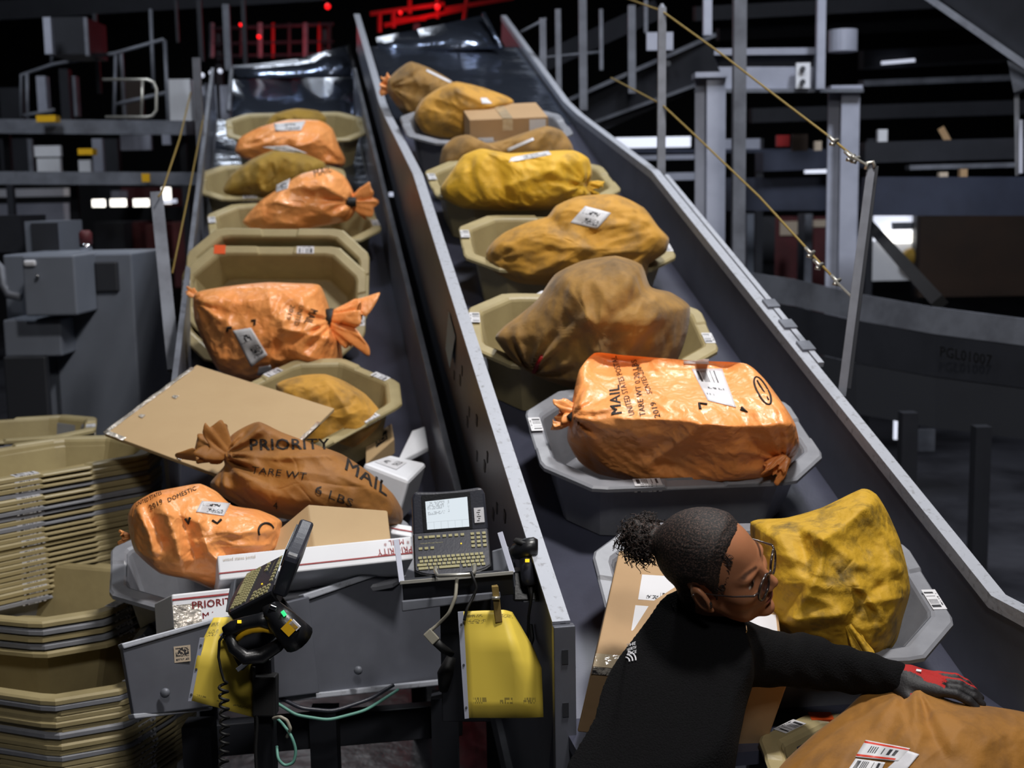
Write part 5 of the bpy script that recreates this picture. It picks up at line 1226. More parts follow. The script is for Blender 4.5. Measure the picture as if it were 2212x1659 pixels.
cpart('nameplate', 'paper', 49, 562, 76, 576, 5.985, .02); cpart('lock', 'silver', 76, 592, 83, 602, 5.985, .02)
b = MB(); b.tube([un(-20, 560, 6.1), un(2, 580, 6.1), un(6, 615, 6.1), un(18, 636, 6.1), un(46, 640, 6.1)], .022, 10); b.build('conduit', 'steel', cb, smooth=True)
panel('junction_box', 'cabinet_grey', 55, 478, 126, 546, 6.9, 'grey junction box above the control cabinet', 'box', .4); panel('junction_box', 'cabinet_dark', 68, 482, 124, 544, 6.88, 'dark door face of the junction box', 'box', .02)
panel('equipment_rack', 'dark_steel', -40, 466, 46, 545, 7.2, 'dark equipment rack at the left edge above the cabinet', 'rack', .4)
bc = empty('warning_beacon', un(186, 542, 6.4), 'red warning beacon on top of the control cabinet', 'beacon')
b = MB(); b.lathe(un(186, 540, 6.4), (0, 0, 1), [(0, .03), (.03, .03)], 14); b.build('base', 'silver', bc, smooth=True)
b = MB(); b.lathe(un(186, 528, 6.4), (0, 0, 1), [(0, .032), (.055, .032), (.07, .02)], 14); b.build('dome', 'red_dull', bc, smooth=True)
# --- red lit gantry behind the chute tops
gy = empty('gantry', un(640, 120, 14), 'far gantry railing lit red behind the left chute top', 'gantry')
for p in ([(450, 62), (720, 52)], [(450, 95), (720, 90)], [(450, 122), (720, 118)]):
    b = MB(); b.tube([un(x, y, 14) for x, y in p], .02, 6); b.build('rail', 'dark_steel', gy)
for i, x in enumerate((458, 490, 520, 562, 590, 625, 660, 690, 712)):
    b = MB(); b.tube([un(x, 50, 14), un(x, 125, 14)], .018 if i % 3 else .03, 6); b.build('baluster', ['steel', 'red_paint_or_light', 'dark_steel'][i % 3], gy)  # red balusters carry the red light in their colour
g2 = empty('gantry', un(900, 60, 15), 'far gantry lit red behind the right chute top', 'gantry')
for p in ([(800, 30), (960, 8)], [(830, 55), (1000, 20)], [(850, 42), (920, 40)], [(960, 20), (1110, -5)], [(820, 70), (820, 30)], [(850, 60), (850, 20)], [(945, 40), (945, -20)], [(885, 30), (885, -10)], [(1000, 60), (1010, -10)]):
    b = MB(); b.tube([un(x, y, 15) for x, y in p], .026, 6); b.build('rail', 'red_paint_or_light', g2)  # red light on these rails is put into their colour
for i, (x, y, rr) in enumerate([(708, 14, .03), (945, 15, .03), (560, 80, .02), (865, 28, .02), (520, 54, .015)]):
    b = MB(); b.lathe(un(x, y, 13.8), -FW, [(0, rr), (.03, rr * .8), (.05, rr * .3)], 12); b.build('signal_lamp', 'lamp_red', g2 if i in (1, 3) else gy)
for x_, z_ in ((470, 14), (700, 14)):
    vpost('gantry_post', 'dark_steel', x_, 60, 500, z_ + .1, 14, None, None, parent=gy, y1_floor=True)
vpost('gantry_post', 'dark_steel', 900, 40, 500, 15.1, 14, None, None, parent=g2, y1_floor=True)
for loc, e in ((un(640, 75, 13.7), 3.5), (un(920, 25, 14.75), 5), (un(540, 75, 13.7), 2.6), (un(850, 45, 14.7), 3)):
    l = bpy.data.lights.new('red_signal_light', 'POINT'); l.energy = e; l.color = (1, .05, .07); l.shadow_soft_size = .1
    lo = bpy.data.objects.new('red_signal_light', l); link(lo); lo.location = Vector(loc.tolist())
beam('roof_truss', 'dark_steel', (0, 22, 12), (700, -20, 12), 40, 'dark roof truss across the top left corner', 'beam', depth=.3)
for i, (x, y0, y1, w) in enumerate([(205, 30, 200, 9), (262, 110, 262, 7), (430, 0, 130, 10), (488, 10, 150, 14), (525, 0, 140, 9), (445, 180, 300, 7), (470, 180, 300, 7), (65, 300, 372, 10), (380, 0, 90, 6)]):
    vpost('hanger_rod', 'steel' if i % 2 else 'dark_steel', x, y0, y1, 10.2 + .1 * i, w, None, None, parent=SM)
for i, (x0, y0, x1, y1, m) in enumerate([(80, 165, 100, 245, 'pale_steel'), (130, 150, 150, 262, 'dark_steel'), (150, 165, 165, 250, 'steel'), (262, 170, 305, 262, 'brown_panel'), (0, 190, 45, 262, 'dark_steel'), (0, 300, 60, 372, 'dark_steel'), (225, 300, 255, 372, 'dark_steel')]):
    panel('guard_plate', m, x0, y0, x1, y1, 11.2 + .1 * i, None, None, .1, parent=SM)
# --- right
def hcol(label, x0, x1, y0, z, side):
    o = empty('steel_column', un((x0 + x1) / 2, 900, z) * np.array([1, 1, 0]), label, 'column')
    k = z / F; A = un((x0 + x1) / 2, y0, z); w = (x1 - x0) * k
    for nm, bx in (('flange', (A[0] - w * .18, A[0] + w * .5, A[1], A[1] + .02)), ('flange', (A[0] - w * .5, A[0] + w * .3, A[1] + w * .7, A[1] + w * .7 + .02)), ('web', (A[0] - .012, A[0] + .012, A[1] + .02, A[1] + w * .7))):
        b = MB(); b.abox(bx[0], bx[1], bx[2], bx[3], 0, A[2]); b.build(nm, 'pale_steel' if nm == 'flange' else 'steel', o)
    b = MB(); b.abox(A[0] - w * .62, A[0] + w * .55, A[1] - .03, A[1] + w * .8, A[2] - .0, A[2] + .03); b.build('cap_plate', 'pale_steel', o)
    return o
hcol('pale H-section column behind the right chute wall', 1508, 1568, 168, 7.4, 0)
hcol('pale H-section column farther right under the bolted beam', 1800, 1858, 195, 8.4, 0)
vpost('support_post', 'steel', 1598, -30, 600, 6.6, 27, 'tall grey flat post right of the pale H-section column', 'post', y1_floor=True)
bm_ = empty('steel_beam', un(1650, 150, 8.4), 'pale bolted beam joining the two columns at the upper right', 'beam')
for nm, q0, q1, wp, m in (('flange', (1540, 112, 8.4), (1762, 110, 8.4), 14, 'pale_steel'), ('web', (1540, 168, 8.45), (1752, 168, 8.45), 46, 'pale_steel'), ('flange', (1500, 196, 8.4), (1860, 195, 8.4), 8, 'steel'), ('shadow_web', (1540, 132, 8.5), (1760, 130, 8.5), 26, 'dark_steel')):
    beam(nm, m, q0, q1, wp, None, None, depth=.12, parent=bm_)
panel('bolt_plate', 'white_card', 1720, 136, 1750, 190, 8.3, None, None, .03, parent=bm_)
for y in (150, 178):
    b = MB(); b.lathe(un(1733, y, 8.29), -FW, [(0, .018), (.02, .018)], 8); b.build('bolt', 'cabinet_dark', bm_)
b = MB(); b.lathe(un(1820, 112, 8.6), (0, 0, 1), [(0, .095), (.14, .095)], 20); tag(b.build('bearing_drum', 'pale_steel', None, smooth=False), 'pale round drum on top of the right column', 'drum')
vpost('hanger_rod', 'pale_steel', 1774, -20, 190, 8.2, 18, 'pale tube hanging left of the round drum', 'rod'); vpost('hanger_rod', 'pale_steel', 1528, -20, 75, 7.6, 18, 'pale tube above the near column', 'rod')
for i, (x, y0, y1, w) in enumerate([(1172, 40, 200, 14), (1205, 20, 215, 12), (1258, -10, 236, 17), (1364, 12, 200, 16), (1298, 20, 150, 8), (1395, 0, 70, 8)]):
    vpost('hanger_rod', 'steel', x, y0, y1, 8.0 + .15 * i, w, ['leftmost grey hanger right of the right chute top', 'second grey hanger right of the right chute top', 'third and longest grey hanger right of the right chute top', 'fourth grey hanger, tapering, before the inclined conveyor', 'thin hanger between the third and fourth', 'thin hanger above the white notice'][i], 'rod')
ic = empty('inclined_conveyor', un(1400, 180, 8.6), 'dark inclined conveyor frame rising to the right behind the hangers', 'conveyor')
for q0, q1, wp, m in (((1250, 255, 8.8), (1545, 122, 8.4), 92, 'dark_steel'), ((1230, 215, 8.7), (1545, 75, 8.35), 8, 'steel'), ((1290, 262, 8.75), (1545, 168, 8.35), 7, 'steel'), ((1140, 150, 9.6), (1420, 20, 9.2), 40, 'dark_steel')): beam('side_channel', m, q0, q1, wp, None, None, depth=.1, parent=ic)
for x, y in ((1442, 138), (1490, 122)):
    b = MB(); b.lathe(un(x, y, 8.42), -FW, [(0, .02), (.01, .02)], 10); b.build('bolt_hole', 'cabinet_dark', ic)
panel('notice_board', 'pale_steel', 1397, 70, 1454, 108, 8.1, 'white notice board on the inclined conveyor', 'sign', .02)
pipes('wall_conduit', 'steel', [[(1140, 128), (1300, 112)], [(1125, 70), (1180, 40)]], 9.0, 3, 'thin conduit behind the grey hangers', 'pipe')
# roof beams
for i, (p, q, w, m) in enumerate([((1500, 30, 12), (2250, -10, 12), 30, 'dark_steel'), ((1550, 75, 12.5), (2250, 40, 12.5), 26, 'dark_steel'), ((1860, 130, 13), (2250, 110, 13), 40, 'dark_steel'), ((1860, 180, 13), (2250, 165, 13), 12, 'steel'), ((1620, 250, 12), (2250, 230, 12), 30, 'dark_steel')]):
    beam('roof_beam', m, p, q, w, ['topmost', 'second', 'third', 'fourth, thinnest', 'lowest'][i] + ' dark roof beam in the upper right', 'beam', 'dark roof beams in the upper right', depth=.2)
beam('roof_lamp_glint', 'lamp_or_glow', (1905, 136, 12.8), (1975, 130, 12.8), 7, 'small bright lamp under the dark roof beams', 'lamp', depth=.05)
# far lamps and ledges
MZ = empty('mezzanine', un(1500, 800, 10.5) * np.array([1, 1, 0]), 'dark mezzanine with a long strip lamp behind the right chute wall', 'mezzanine')
for x in (1345, 1640, 1880): vpost('leg', 'dark_steel', x, 300, 900, 10.7, 16, None, None, parent=MZ, y1_floor=True)
beam('deck_edge', 'blue_steel', (1320, 326, 10.6), (1900, 326, 10.6), 8, None, None, depth=.2, parent=MZ)
panel('strip_lamp', 'lamp_or_glow', 1330, 296, 1492, 318, 10.5, None, None, .1, parent=MZ); panel('ledge', 'pale_steel', 1360, 335, 1500, 345, 10.4, None, None, .1, parent=MZ)
panel('ledge', 'pale_steel', 1425, 373, 1510, 389, 10.2, None, None, .1, parent=MZ)
panel('sign_plate', 'pale_steel', 1560, 300, 1642, 326, 10.6, None, None, .1, parent=MZ); panel('strip_lamp', 'lamp_or_glow', 1740, 366, 1806, 374, 10.6, None, None, .05, parent=MZ)
beam('steel_beam', 'blue_steel', (1560, 420, 9.5), (1880, 418, 9.5), 70, 'dark blue beam between the columns', 'beam', depth=.2)
beam('steel_beam', 'blue_steel', (1870, 424, 8.0), (2280, 424, 8.0), 82, 'broad dark blue beam at the right edge', 'beam', depth=.2)
beam('steel_beam', 'dark_steel', (1860, 330, 9.0), (2280, 318, 9.0), 44, 'dark beam above the broad blue beam at the right edge', 'beam', depth=.2)
beam('steel_beam', 'steel', (1960, 362, 8.8), (2190, 356, 8.8), 10, 'thin grey rail above the broad blue beam', 'rail', depth=.1)
beam('steel_beam', 'blue_steel', (1640, 350, 9.4), (1880, 342, 9.4), 40, 'dark ledge carrying small cartons between the columns', 'beam', depth=.3)
for i, (x0, y0, x1, y1, m, lab) in enumerate([(1678, 292, 1706, 304, 'red_paint_or_light', 'small red carton'), (1712, 290, 1745, 318, 'brown_panel', 'small brown carton'), (1760, 305, 1775, 318, 'sticker_tan', 'tiny tan carton'), (1897, 280, 1917, 313, 'white_card', 'white tag'), (2075, 365, 2090, 380, 'cardboard', 'tiny brown tag'), (2030, 372, 2048, 382, 'sticker_tan', 'tiny tan tag')]):
    panel('ledge_item', m, x0, y0, x1, y1 + (3 if y0 > 360 else 12), 8.0 if y0 > 360 else 9.35, lab + ' on the ledges at the upper right', 'carton', .05)
beam('slat', 'cardboard', (2032, 276, 9.0), (2052, 312, 9.0), 14, 'tilted tan slat at the upper right', 'slat', depth=.02)
# lit doorway, brown panel, diagonal belt
dw = empty('lit_bay', un(1935, 600, 12), 'brightly lit bay opening right of the far column', 'bay')
panel('jamb', 'dark_steel', 1980, 440, 1992, 980, 11.8, None, None, .2, parent=dw)
panel('glow_wall', 'lamp_or_glow', 1870, 462, 1986, 520, 12.0, None, None, .05, parent=dw); panel('lamp_strip', 'lamp_white', 1905, 502, 1986, 524, 11.95, None, None, .03, parent=dw)  # glow_wall emits by itself in place of light falling on it
panel('lower_wall', 'white_card', 1870, 522, 1986, 606, 12.02, None, None, .05, parent=dw); panel('grey_unit', 'steel', 1928, 480, 1986, 496, 11.9, None, None, .05, parent=dw)
b = MB(); c0 = un(1968, 556, 11.9); b.lathe(c0, -FW, [(0, .09), (.06, .07), (.09, .02)], 12); b.build('green_bundle', 'olive_cloth', dw, smooth=True)
panel('brown_shutter', 'brown_panel', 1986, 465, 2290, 640, 11.0, 'dark brown panel at the right edge under the blue beam', 'panel', .1)
for i, (x0, y0, x1, y1, m) in enumerate([(1672, 470, 1720, 600, 'red_dull'), (1685, 478, 1732, 508, 'sticker_tan'), (1755, 470, 1806, 600, 'red_dull'), (1758, 475, 1800, 490, 'sticker_tan'), (1640, 470, 1672, 600, 'cabinet_dark'), (1612, 464, 1645, 600, 'cabinet_grey'), (1736, 464, 1752, 600, 'steel')]):
    panel('freight_container', m, x0, y0, x1, y1 + (345 if y1 > 590 else 0), 12.6 - i * .15, ['first red rack', 'pale lamp box', 'second red rack', 'long pale box', 'black rack', 'grey locker', 'slim grey upright'][i] + ' beyond the lower rope at the right', 'container', .3)
# big curved conveyor with stencilled number
cv = empty('belt_conveyor', un(1950, 900, 6.0) * np.array([1, 1, 0]), 'big dark belt conveyor stencilled PGL01007 at the right', 'conveyor')
def band(name, m, top, bot, parent, th=.05):
    P = [un(*q) for q in top] + [un(*q) for q in bot[::-1]]
    b = MB(); n = len(top); vs = [un(*q) for q in top] + [un(*q) for q in bot]; off = np.array([0, th, 0])
    vs2 = [v + off for v in vs]; fs = []
    for i in range(n - 1):
        fs += [(i, i + 1, n + i + 1, n + i), (2 * n + i, 3 * n + i, 3 * n + i + 1, 2 * n + i + 1), (i, 2 * n + i, 2 * n + i + 1, i + 1), (n + i, n + i + 1, 3 * n + i + 1, 3 * n + i)]
    b.add(vs + vs2, fs); return b.build(name, m, parent)
beam('drive_belt', 'rubber', (1880, 488, 8.8), (2030, 655, 6.4), 22, None, None, depth=.05, parent=cv)
T_ = [(1600, 586, 7.4), (1720, 604, 7.0), (1850, 634, 6.6), (2020, 664, 6.2), (2300, 700, 5.6)]
dn = lambda L, d: [(x, y + d, z) for x, y, z in L]
band('upper_guard', 'steel', T_, dn(T_, 58), cv); band('side_skirt', 'dark_steel', dn(T_, 60), dn(T_, 150), cv); band('lower_skirt', 'cabinet_dark', dn(T_, 152), dn(T_, 260), cv)
A = un(2026, 770, 6.12); ex = (un(2166, 796, 5.85) - A); ex = ex / np.linalg.norm(ex) * .045
flat_text('stencil_number', 'PGL01007', A - FW * .02, ex, np.array([0, 0, .05]), 'rubber', cv, bold=True)
for i, (x, y0, z_, w) in enumerate([(1962, 890, 6.2, 34), (2120, 920, 5.9, 34), (1700, 800, 7.0, 40)]):
    vpost('leg', 'dark_steel', x, y0, 1300, z_, w, None, None, parent=cv, y1_floor=True)
panel('lit_slit', 'lamp_or_glow', 1932, 896, 1948, 950, 7.6, None, None, .02, parent=cv); panel('skirt_plate', 'steel', 1985, 928, 2020, 975, 7.6, None, None, .02, parent=cv)  # lit_slit is no lamp; its light is put in as emission
# upper right chute body
b = MB(); ur = empty('overhead_chute', un(2150, 60, 6.5), 'dark overhead chute cutting the top right corner', 'chute')
slab('side_plate', 'dark_steel', [(2010, -20, 6.8), (2300, -20, 6.2), (2300, 200, 6.2), (2212, 138, 6.4)], .05, ur, bevel=0)
beam('edge_rail', 'steel', (1995, -12, 6.75), (2240, 158, 6.3), 14, None, None, depth=.05, parent=ur)
slab('pulley_bracket', 'steel', [(2176, 130, 6.5), (2225, 150, 6.4), (2215, 190, 6.4), (2190, 200, 6.45)], .03, ur, bevel=0)
beam('strut', 'steel', (2196, 196, 6.5), (2198, 380, 6.5), 10, None, None, depth=.03, parent=ur); beam('strut', 'pale_steel', (2205, 260, 6.45), (2205, 375, 6.45), 8, None, None, depth=.03, parent=ur)
# rope fence along the right chute
z1 = zon(OR, 1428, 372, .26) + .05; z2 = zon(OR, 1818, 852, .26) + .06
vp = empty('rope_post', un(1430, 372, z1), 'slim grey post on the right chute edge carrying the ropes, farther one', 'post')
b = MB(); b.box((un(1430, 18, z1) + un(1428, 378, z1)) / 2, (un(1428, 378, z1) - un(1430, 18, z1)) / 2, RT * .017, FW * .017); b.build('upright', 'steel', vp); b = MB(); b.lathe(un(1430, 18, z1), (0, 0, 1), [(0, .018), (.02, .006)], 10); b.build('top_cap', 'steel', vp)
vq = empty('rope_post', un(1818, 855, z2), 'leaning grey flat post on the right chute edge carrying the ropes, nearer one', 'post')
flatbar('upright', 'steel', (1882, 358, z2), (1818, 856, z2), 18, .03, vq); flatbar('side_flange', 'dark_steel', (1892, 360, z2 + .02), (1832, 840, z2 + .02), 12, .02, vq)
b = MB(); b.tube([un(1870, 366, z2 - .02), un(1874, 352, z2 - .02), un(1886, 350, z2 - .02), un(1890, 362, z2 - .02)], .006, 8); b.build('hook', 'wire_bright', vq, smooth=True)
def rope(label, pts, r):
    o = empty('rope', un(*pts[-1]), label, 'rope'); b = MB(); b.tube([un(*p) for p in pts], r, 7); b.build('strand', 'rope_yellow', o, smooth=True); return o
r1 = rope('upper yellow rope strung beside the right chute', [(1330, -12, z1 + 1), (1430, 24, z1), (1560, 118, z1 - .45), (1700, 226, z1 - 1.0), (1800, 302, z2 + .25), (1838, 334, z2 + .1)], .004)
for k, (x, y) in enumerate([(1800, 304), (1836, 338), (1846, 342)]):
    b = MB(); b.tube([un(x - 10, y - 10, z2 + .1), un(x, y, z2 + .06), un(x + 9, y - 2, z2 + .1), un(x + 2, y + 9, z2 + .1), un(x - 8, y + 6, z2 + .1)], .006, 7); b.build('rope_clamp', 'wire_bright', r1, smooth=True)
b = MB(); b.tube([un(1844, 340, z2 + .05), un(1876, 358, z2)], .004, 6); b.build('turnbuckle', 'wire_bright', r1)
r2 = rope('lower yellow rope strung beside the right chute', [(1320, 168, z1 + .8), (1430, 226, z1), (1520, 310, z1 - .4), (1640, 425, z1 - .95), (1750, 545, z2 + .25), (1800, 600, z2 + .1)], .004)
for k, (x, y) in enumerate([(1750, 546), (1768, 572), (1806, 606)]):
    b = MB(); b.tube([un(x - 9, y - 10, z2 + .1), un(x, y, z2 + .06), un(x + 8, y - 2, z2 + .1), un(x + 2, y + 9, z2 + .1), un(x - 7, y + 6, z2 + .1)], .006, 7); b.build('rope_clamp', 'wire_bright', r2, smooth=True)
b = MB(); b.tube([un(1802, 604, z2 + .05), un(1840, 642, z2)], .004, 6); b.build('turnbuckle', 'wire_bright', r2)
# glints between the two chutes
for i, (x0, y0, x1, y1, m) in enumerate([(862, 470, 874, 520, 'lamp_or_glow'), (745, 385, 820, 410, 'steel'), (840, 415, 875, 424, 'lamp_or_glow')]):
    panel('gap_panel', m, x0, y0, x1, y1, 9.2, ['narrow lit gap', 'grey plate', 'tiny lit gap'][i] + ' seen between the two chutes', 'panel', .05)  # lit gaps are self-glowing panels standing in for light behind

# ------------------------------------------------------------------ the woman
TW = -FW
HF = nrm(.865 * RT - .045 * UP + .48 * TW); HLv = .37 * RT + .65 * UP - .65 * TW
HLv = nrm(HLv - (HLv @ HF) * HF); HU = np.cross(HF, HLv)
HO = un(1546, 1224, 2.56)
def hw_(p): p = np.asarray(p, float); return HO + p[..., 0:1] * HF + p[..., 1:2] * HLv + p[..., 2:3] * HU
person = empty('person', un(1440, 1800, 2.48) * np.array([1, 1, 0]), 'person in black fleece and glasses with a curly bun, reaching out to pull a sack', 'person')
PO = np.array(person.location)
def head_sdf(P):
    Q = P.copy(); Q[:, 1] = np.abs(Q[:, 1])
    d = sd_ell(Q, (-.010, 0, .040), (.097, .074, .086))
    d = smin(d, sd_ell(Q, (.040, 0, -.020), (.056, .060, .072)), .03)
    d = smin(d, sd_ell(Q, (.040, 0, -.078), (.048, .046, .036)), .03)
    d = smin(d, sd_cap(Q, (.000, .050, -.040), (.050, .030, -.090), .018, .016), .03)
    d = smin(d, sd_ell(Q, (.083, 0, -.106), (.018, .018, .016)), .022)
    d = smin(d, sd_ell(Q, (.060, .040, -.022), (.026, .022, .022)), .022)
    d = smin(d, sd_ell(Q, (.074, .026, .022), (.018, .026, .010)), .016)
    d = smin(d, sd_ell(Q, (.076, 0, -.062), (.024, .030, .026)), .020)
    # eye sockets and eyeballs
    d = smax(d, -sd_ell(Q, (.100, .032, .000), (.018, .019, .013)), .014)
    d = smin(d, sd_ell(Q, (.073, .032, -.001), (.0135, .0145, .0105)), .004)
    # nose
    d = smin(d, sd_cap(Q, (.090, 0, .014), (.112, 0, -.026), .0075, .0105), .011)
    d = smin(d, sd_ell(Q, (.103, .0115, -.033), (.0115, .0075, .0078)), .006)
    d = smax(d, -sd_ell(Q, (.106, .0065, -.0415), (.006, .0035, .004)), .003)
    # lips
    d = smin(d, sd_ell(Q, (.0945, 0, -.0595), (.0095, .022, .0055)), .005)
    d = smin(d, sd_ell(Q, (.0925, 0, -.0715), (.0095, .019, .0065)), .005)
    d = smax(d, -sd_ell(Q, (.106, 0, -.0655), (.012, .024, .0014)), .003)
    d = smax(d, -sd_ell(Q, (.094, 0, -.0855), (.008, .016, .005)), .008)
    # neck
    d = smin(d, sd_cap(Q, (-.030, 0, -.050), (-.045, 0, -.21), .052, .056), .03)
    # ears
    e0 = np.array([-.006, .074, -.006]); ca, sa = math.cos(.25), math.sin(.25)
    R_ = Q - e0; E = np.stack([R_[:, 0] * ca + R_[:, 2] * sa, R_[:, 1] * .94 - R_[:, 0] * .30, -R_[:, 0] * sa + R_[:, 2] * ca], 1)
    er = sd_ell(E, (0, .006, 0), (.0205, .0095, .033))
    er = smax(er, -sd_ell(E, (.003, .016, .001), (.0115, .0085, .022)), .004)
    er = smin(er, sd_ell(E, (.011, .005, -.004), (.006, .005, .008)), .004)
    er = smin(er, sd_ell(E, (.006, .002, -.029), (.0085, .005, .009)), .004)
    d = smin(d, er, .005)
    return d
V_, Fq = surfnet(head_sdf, (-.13, -.10, -.215), (.15, .10, .15), .0025)
me = bpy.data.meshes.new('body'); me.from_pydata((hw_(V_) - PO).tolist(), [], Fq.tolist()); me.update()
me.polygons.foreach_set('use_smooth', [True] * len(me.polygons))
# pigment: lips, brows, lash line
ca_ = me.color_attributes.new('pigment', 'FLOAT_COLOR', 'POINT')
ay = np.abs(V_[:, 1]); x, zc = V_[:, 0], V_[:, 2]
lip = np.clip(1.6 - (((ay) / .023) ** 2 + ((zc + .0655) / .0125) ** 2) * 1.4, 0, 1) * (x > .080)
bl = .0295 + .006 * np.sin(np.clip((ay - .012) / .042, 0, 1) * 2.6) - .004 * np.clip((ay - .04) / .015, 0, 1)
brow = np.clip(1.5 - np.abs(zc - bl) / .0034, 0, 1) * np.clip((ay - .010) / .005, 0, 1) * np.clip((.056 - ay) / .008, 0, 1) * (x > .03)
eyew = ((np.sqrt((x - .073) ** 2 + (ay - .032) ** 2 + (zc + .001) ** 2) < .0165) & (np.abs(zc + .0005) < .0042 * np.sqrt(np.clip(1 - ((ay - .032) / .0125) ** 2, 0, 1))) & (x > .07))
iris = eyew & (np.abs(ay - .034) < .0055)
lash = np.clip(1 - np.abs(zc - .0045) / .0018, 0, 1) * np.clip(1 - np.abs(ay - .032) / .016, 0, 1) * 2 * (x > .06)
col = np.zeros((len(V_), 4)); base = np.array(lin((172, 114, 80))); col[:, :3] = base; col[:, 3] = 1
def mixc(mask, rgb): col[:, :3] = col[:, :3] * (1 - mask[:, None]) + np.array(lin(rgb)) * mask[:, None]
mixc(lip * .8, (150, 78, 80)); mixc(np.clip(brow, 0, 1) * .85, (36, 24, 20)); mixc(np.clip(lash, 0, 1), (24, 16, 14)); mixc(eyew * 1.0, (200, 192, 186)); mixc(iris * 1.0, (30, 18, 14))
ca_.data.foreach_set('color', col.ravel())
sm = MATS['skin']; nt = sm.node_tree; at_ = _n(nt, 'ShaderNodeAttribute', attribute_name='pigment'); bs = nt.nodes['Principled BSDF']
for l in list(bs.inputs['Base Color'].links): nt.links.remove(l)
nt.links.new(at_.outputs['Color'], bs.inputs['Base Color']); bs.inputs['Subsurface Weight'].default_value = 0.08; bs.inputs['Subsurface Radius'].default_value = (.012, .005, .003)
me.materials.append(sm); body = bpy.data.objects.new('body', me); link(body, person); body['label'] = 'face, ear and neck with light brown skin'
md = body.modifiers.new('relax', 'SMOOTH'); md.factor = .5; md.iterations = 2
# hair cap pulled back into a bun
def poly_sd(P2, poly):
    poly = np.array(poly, float); n = len(poly); d = np.full(len(P2), 1e9); ins = np.zeros(len(P2), bool)
    for i in range(n):
        a, b = poly[i], poly[(i + 1) % n]; d = np.minimum(d, segdist(P2, a, b))
        c1 = (a[1] > P2[:, 1]) != (b[1] > P2[:, 1])
        with np.errstate(divide='ignore', invalid='ignore'): xi = (b[0] - a[0]) * (P2[:, 1] - a[1]) / (b[1] - a[1] if b[1] != a[1] else 1e-9) + a[0]
        ins ^= c1 & (P2[:, 0] < xi)
    return np.where(ins, -d, d)
HP = [(.066, .118), (.060, .100), (.050, .084), (.042, .060), (.037, .036), (.031, .020), (.025, .002), (.021, -.022), (.014, -.020), (.010, .010), (.002, .026), (-.016, .034), (-.032, .022), (-.038, -.02), (-.036, -.06), (-.050, -.105), (-.13, -.12), (-.2, 0), (-.15, .2), (.05, .2), (.09, .15)]
BUN = np.array([-.140, 0, .064])
def hair_sdf(P):
    ps = poly_sd(P[:, [0, 2]], HP) + .0022 * np.sin(P[:, 0] * 420 + P[:, 2] * 310) * np.sin(P[:, 2] * 380 + P[:, 1] * 90)
    d = head_sdf(P) - .0085 * np.clip(-ps / .025, .12, 1)
    q = P - BUN; ax = nrm([.9, 0, .1]); an = np.arctan2(q @ np.cross(ax, [0, 1.0, 0]), q[:, 1])
    d = d - .0006 * np.sin(an * 60 + 3 * np.sin(q[:, 0] * 30)) * np.clip(-(P[:, 0] - .06) / .05, 0, 1)
    d = smax(d, ps, .004)
    d = smin(d, sd_cap(P, (-.085, 0, .056), (-.118, 0, .062), .034, .024), .012)
    d = smin(d, sd_ell(P, BUN, (.034, .040, .040)) + .005 * np.sin(P[:, 0] * 260) * np.sin(P[:, 1] * 240) * np.sin(P[:, 2] * 250), .006)
    return d
V2, F2 = surfnet(hair_sdf, (-.19, -.10, -.14), (.12, .10, .15), .0028)
me = bpy.data.meshes.new('hair'); me.from_pydata((hw_(V2) - PO).tolist(), [], F2.tolist()); me.update(); me.polygons.foreach_set('use_smooth', [True] * len(me.polygons)); me.materials.append(MATS['hair'])
hair = bpy.data.objects.new('hair', me); link(hair, person); hair['label'] = 'dark hair pulled back tight'
rnd = random.Random(5); b = MB()
for i in range(620):
    u = rnd.uniform(-1, 1); ph = rnd.uniform(0, 6.283); dr = np.array([math.sqrt(1 - u * u) * math.cos(ph), math.sqrt(1 - u * u) * math.sin(ph), u])
    if dr[0] > .55: continue
    st_ = BUN + dr * rnd.uniform(.022, .038); ln = rnd.uniform(.010, .030); rr = rnd.uniform(.003, .0065); turns = rnd.uniform(1, 2.4)
    sx_ = nrm(np.cross(dr, [.3, .5, .8])); sy_ = np.cross(dr, sx_); k0 = rnd.uniform(0, 6); pts = []
    for j in range(18):
        t = j / 17; a = k0 + turns * 6.283 * t; r_ = rr * (.4 + .8 * t)
        pts.append(hw_(st_ + dr * ln * t + r_ * (math.cos(a) * sx_ + math.sin(a) * sy_) - np.array([0, 0, .010 * t * t])))
    b.tube(pts, [rnd.uniform(.0011, .0018) * (1 - .6 * j / 17) for j in range(18)], 5)
for i in range(46):    # flyaways along the nape and hairline
    y = rnd.uniform(-.06, .06); p0 = np.array([rnd.uniform(-.085, -.05), y, rnd.uniform(-.10, -.06)])
    pts = [hw_(p0 + np.array([-.014 * t + .004 * math.sin(9 * t + i), .004 * math.sin(7 * t + i * 2), -.022 * t])) for t in np.linspace(0, 1, 9)]
    b.tube(pts, .0006, 4)
bun = b.build('hair_bun', 'hair', person, smooth=True); bun['label'] = 'curly bun at the back of the head'; bun['kind'] = 'stuff'
b = MB()  # edge curls at the temple
for i in range(60):
    y = -.066 + rnd.uniform(-.004, .004); t0 = rnd.random(); p0 = np.array([.058, -.044, .094]) * (1 - t0) + np.array([.027, -.070, .008]) * t0
    pts = [hw_(p0 + np.array([.012 * s_ , -.001, -.008 * s_ + .004 * math.sin(6 * s_ + i)])) for s_ in np.linspace(-.8, .8, 8)]
    b.tube(pts, .0005, 4)
ob = b.build('edge_hair', 'hair', person, smooth=True); ob['kind'] = 'stuff'
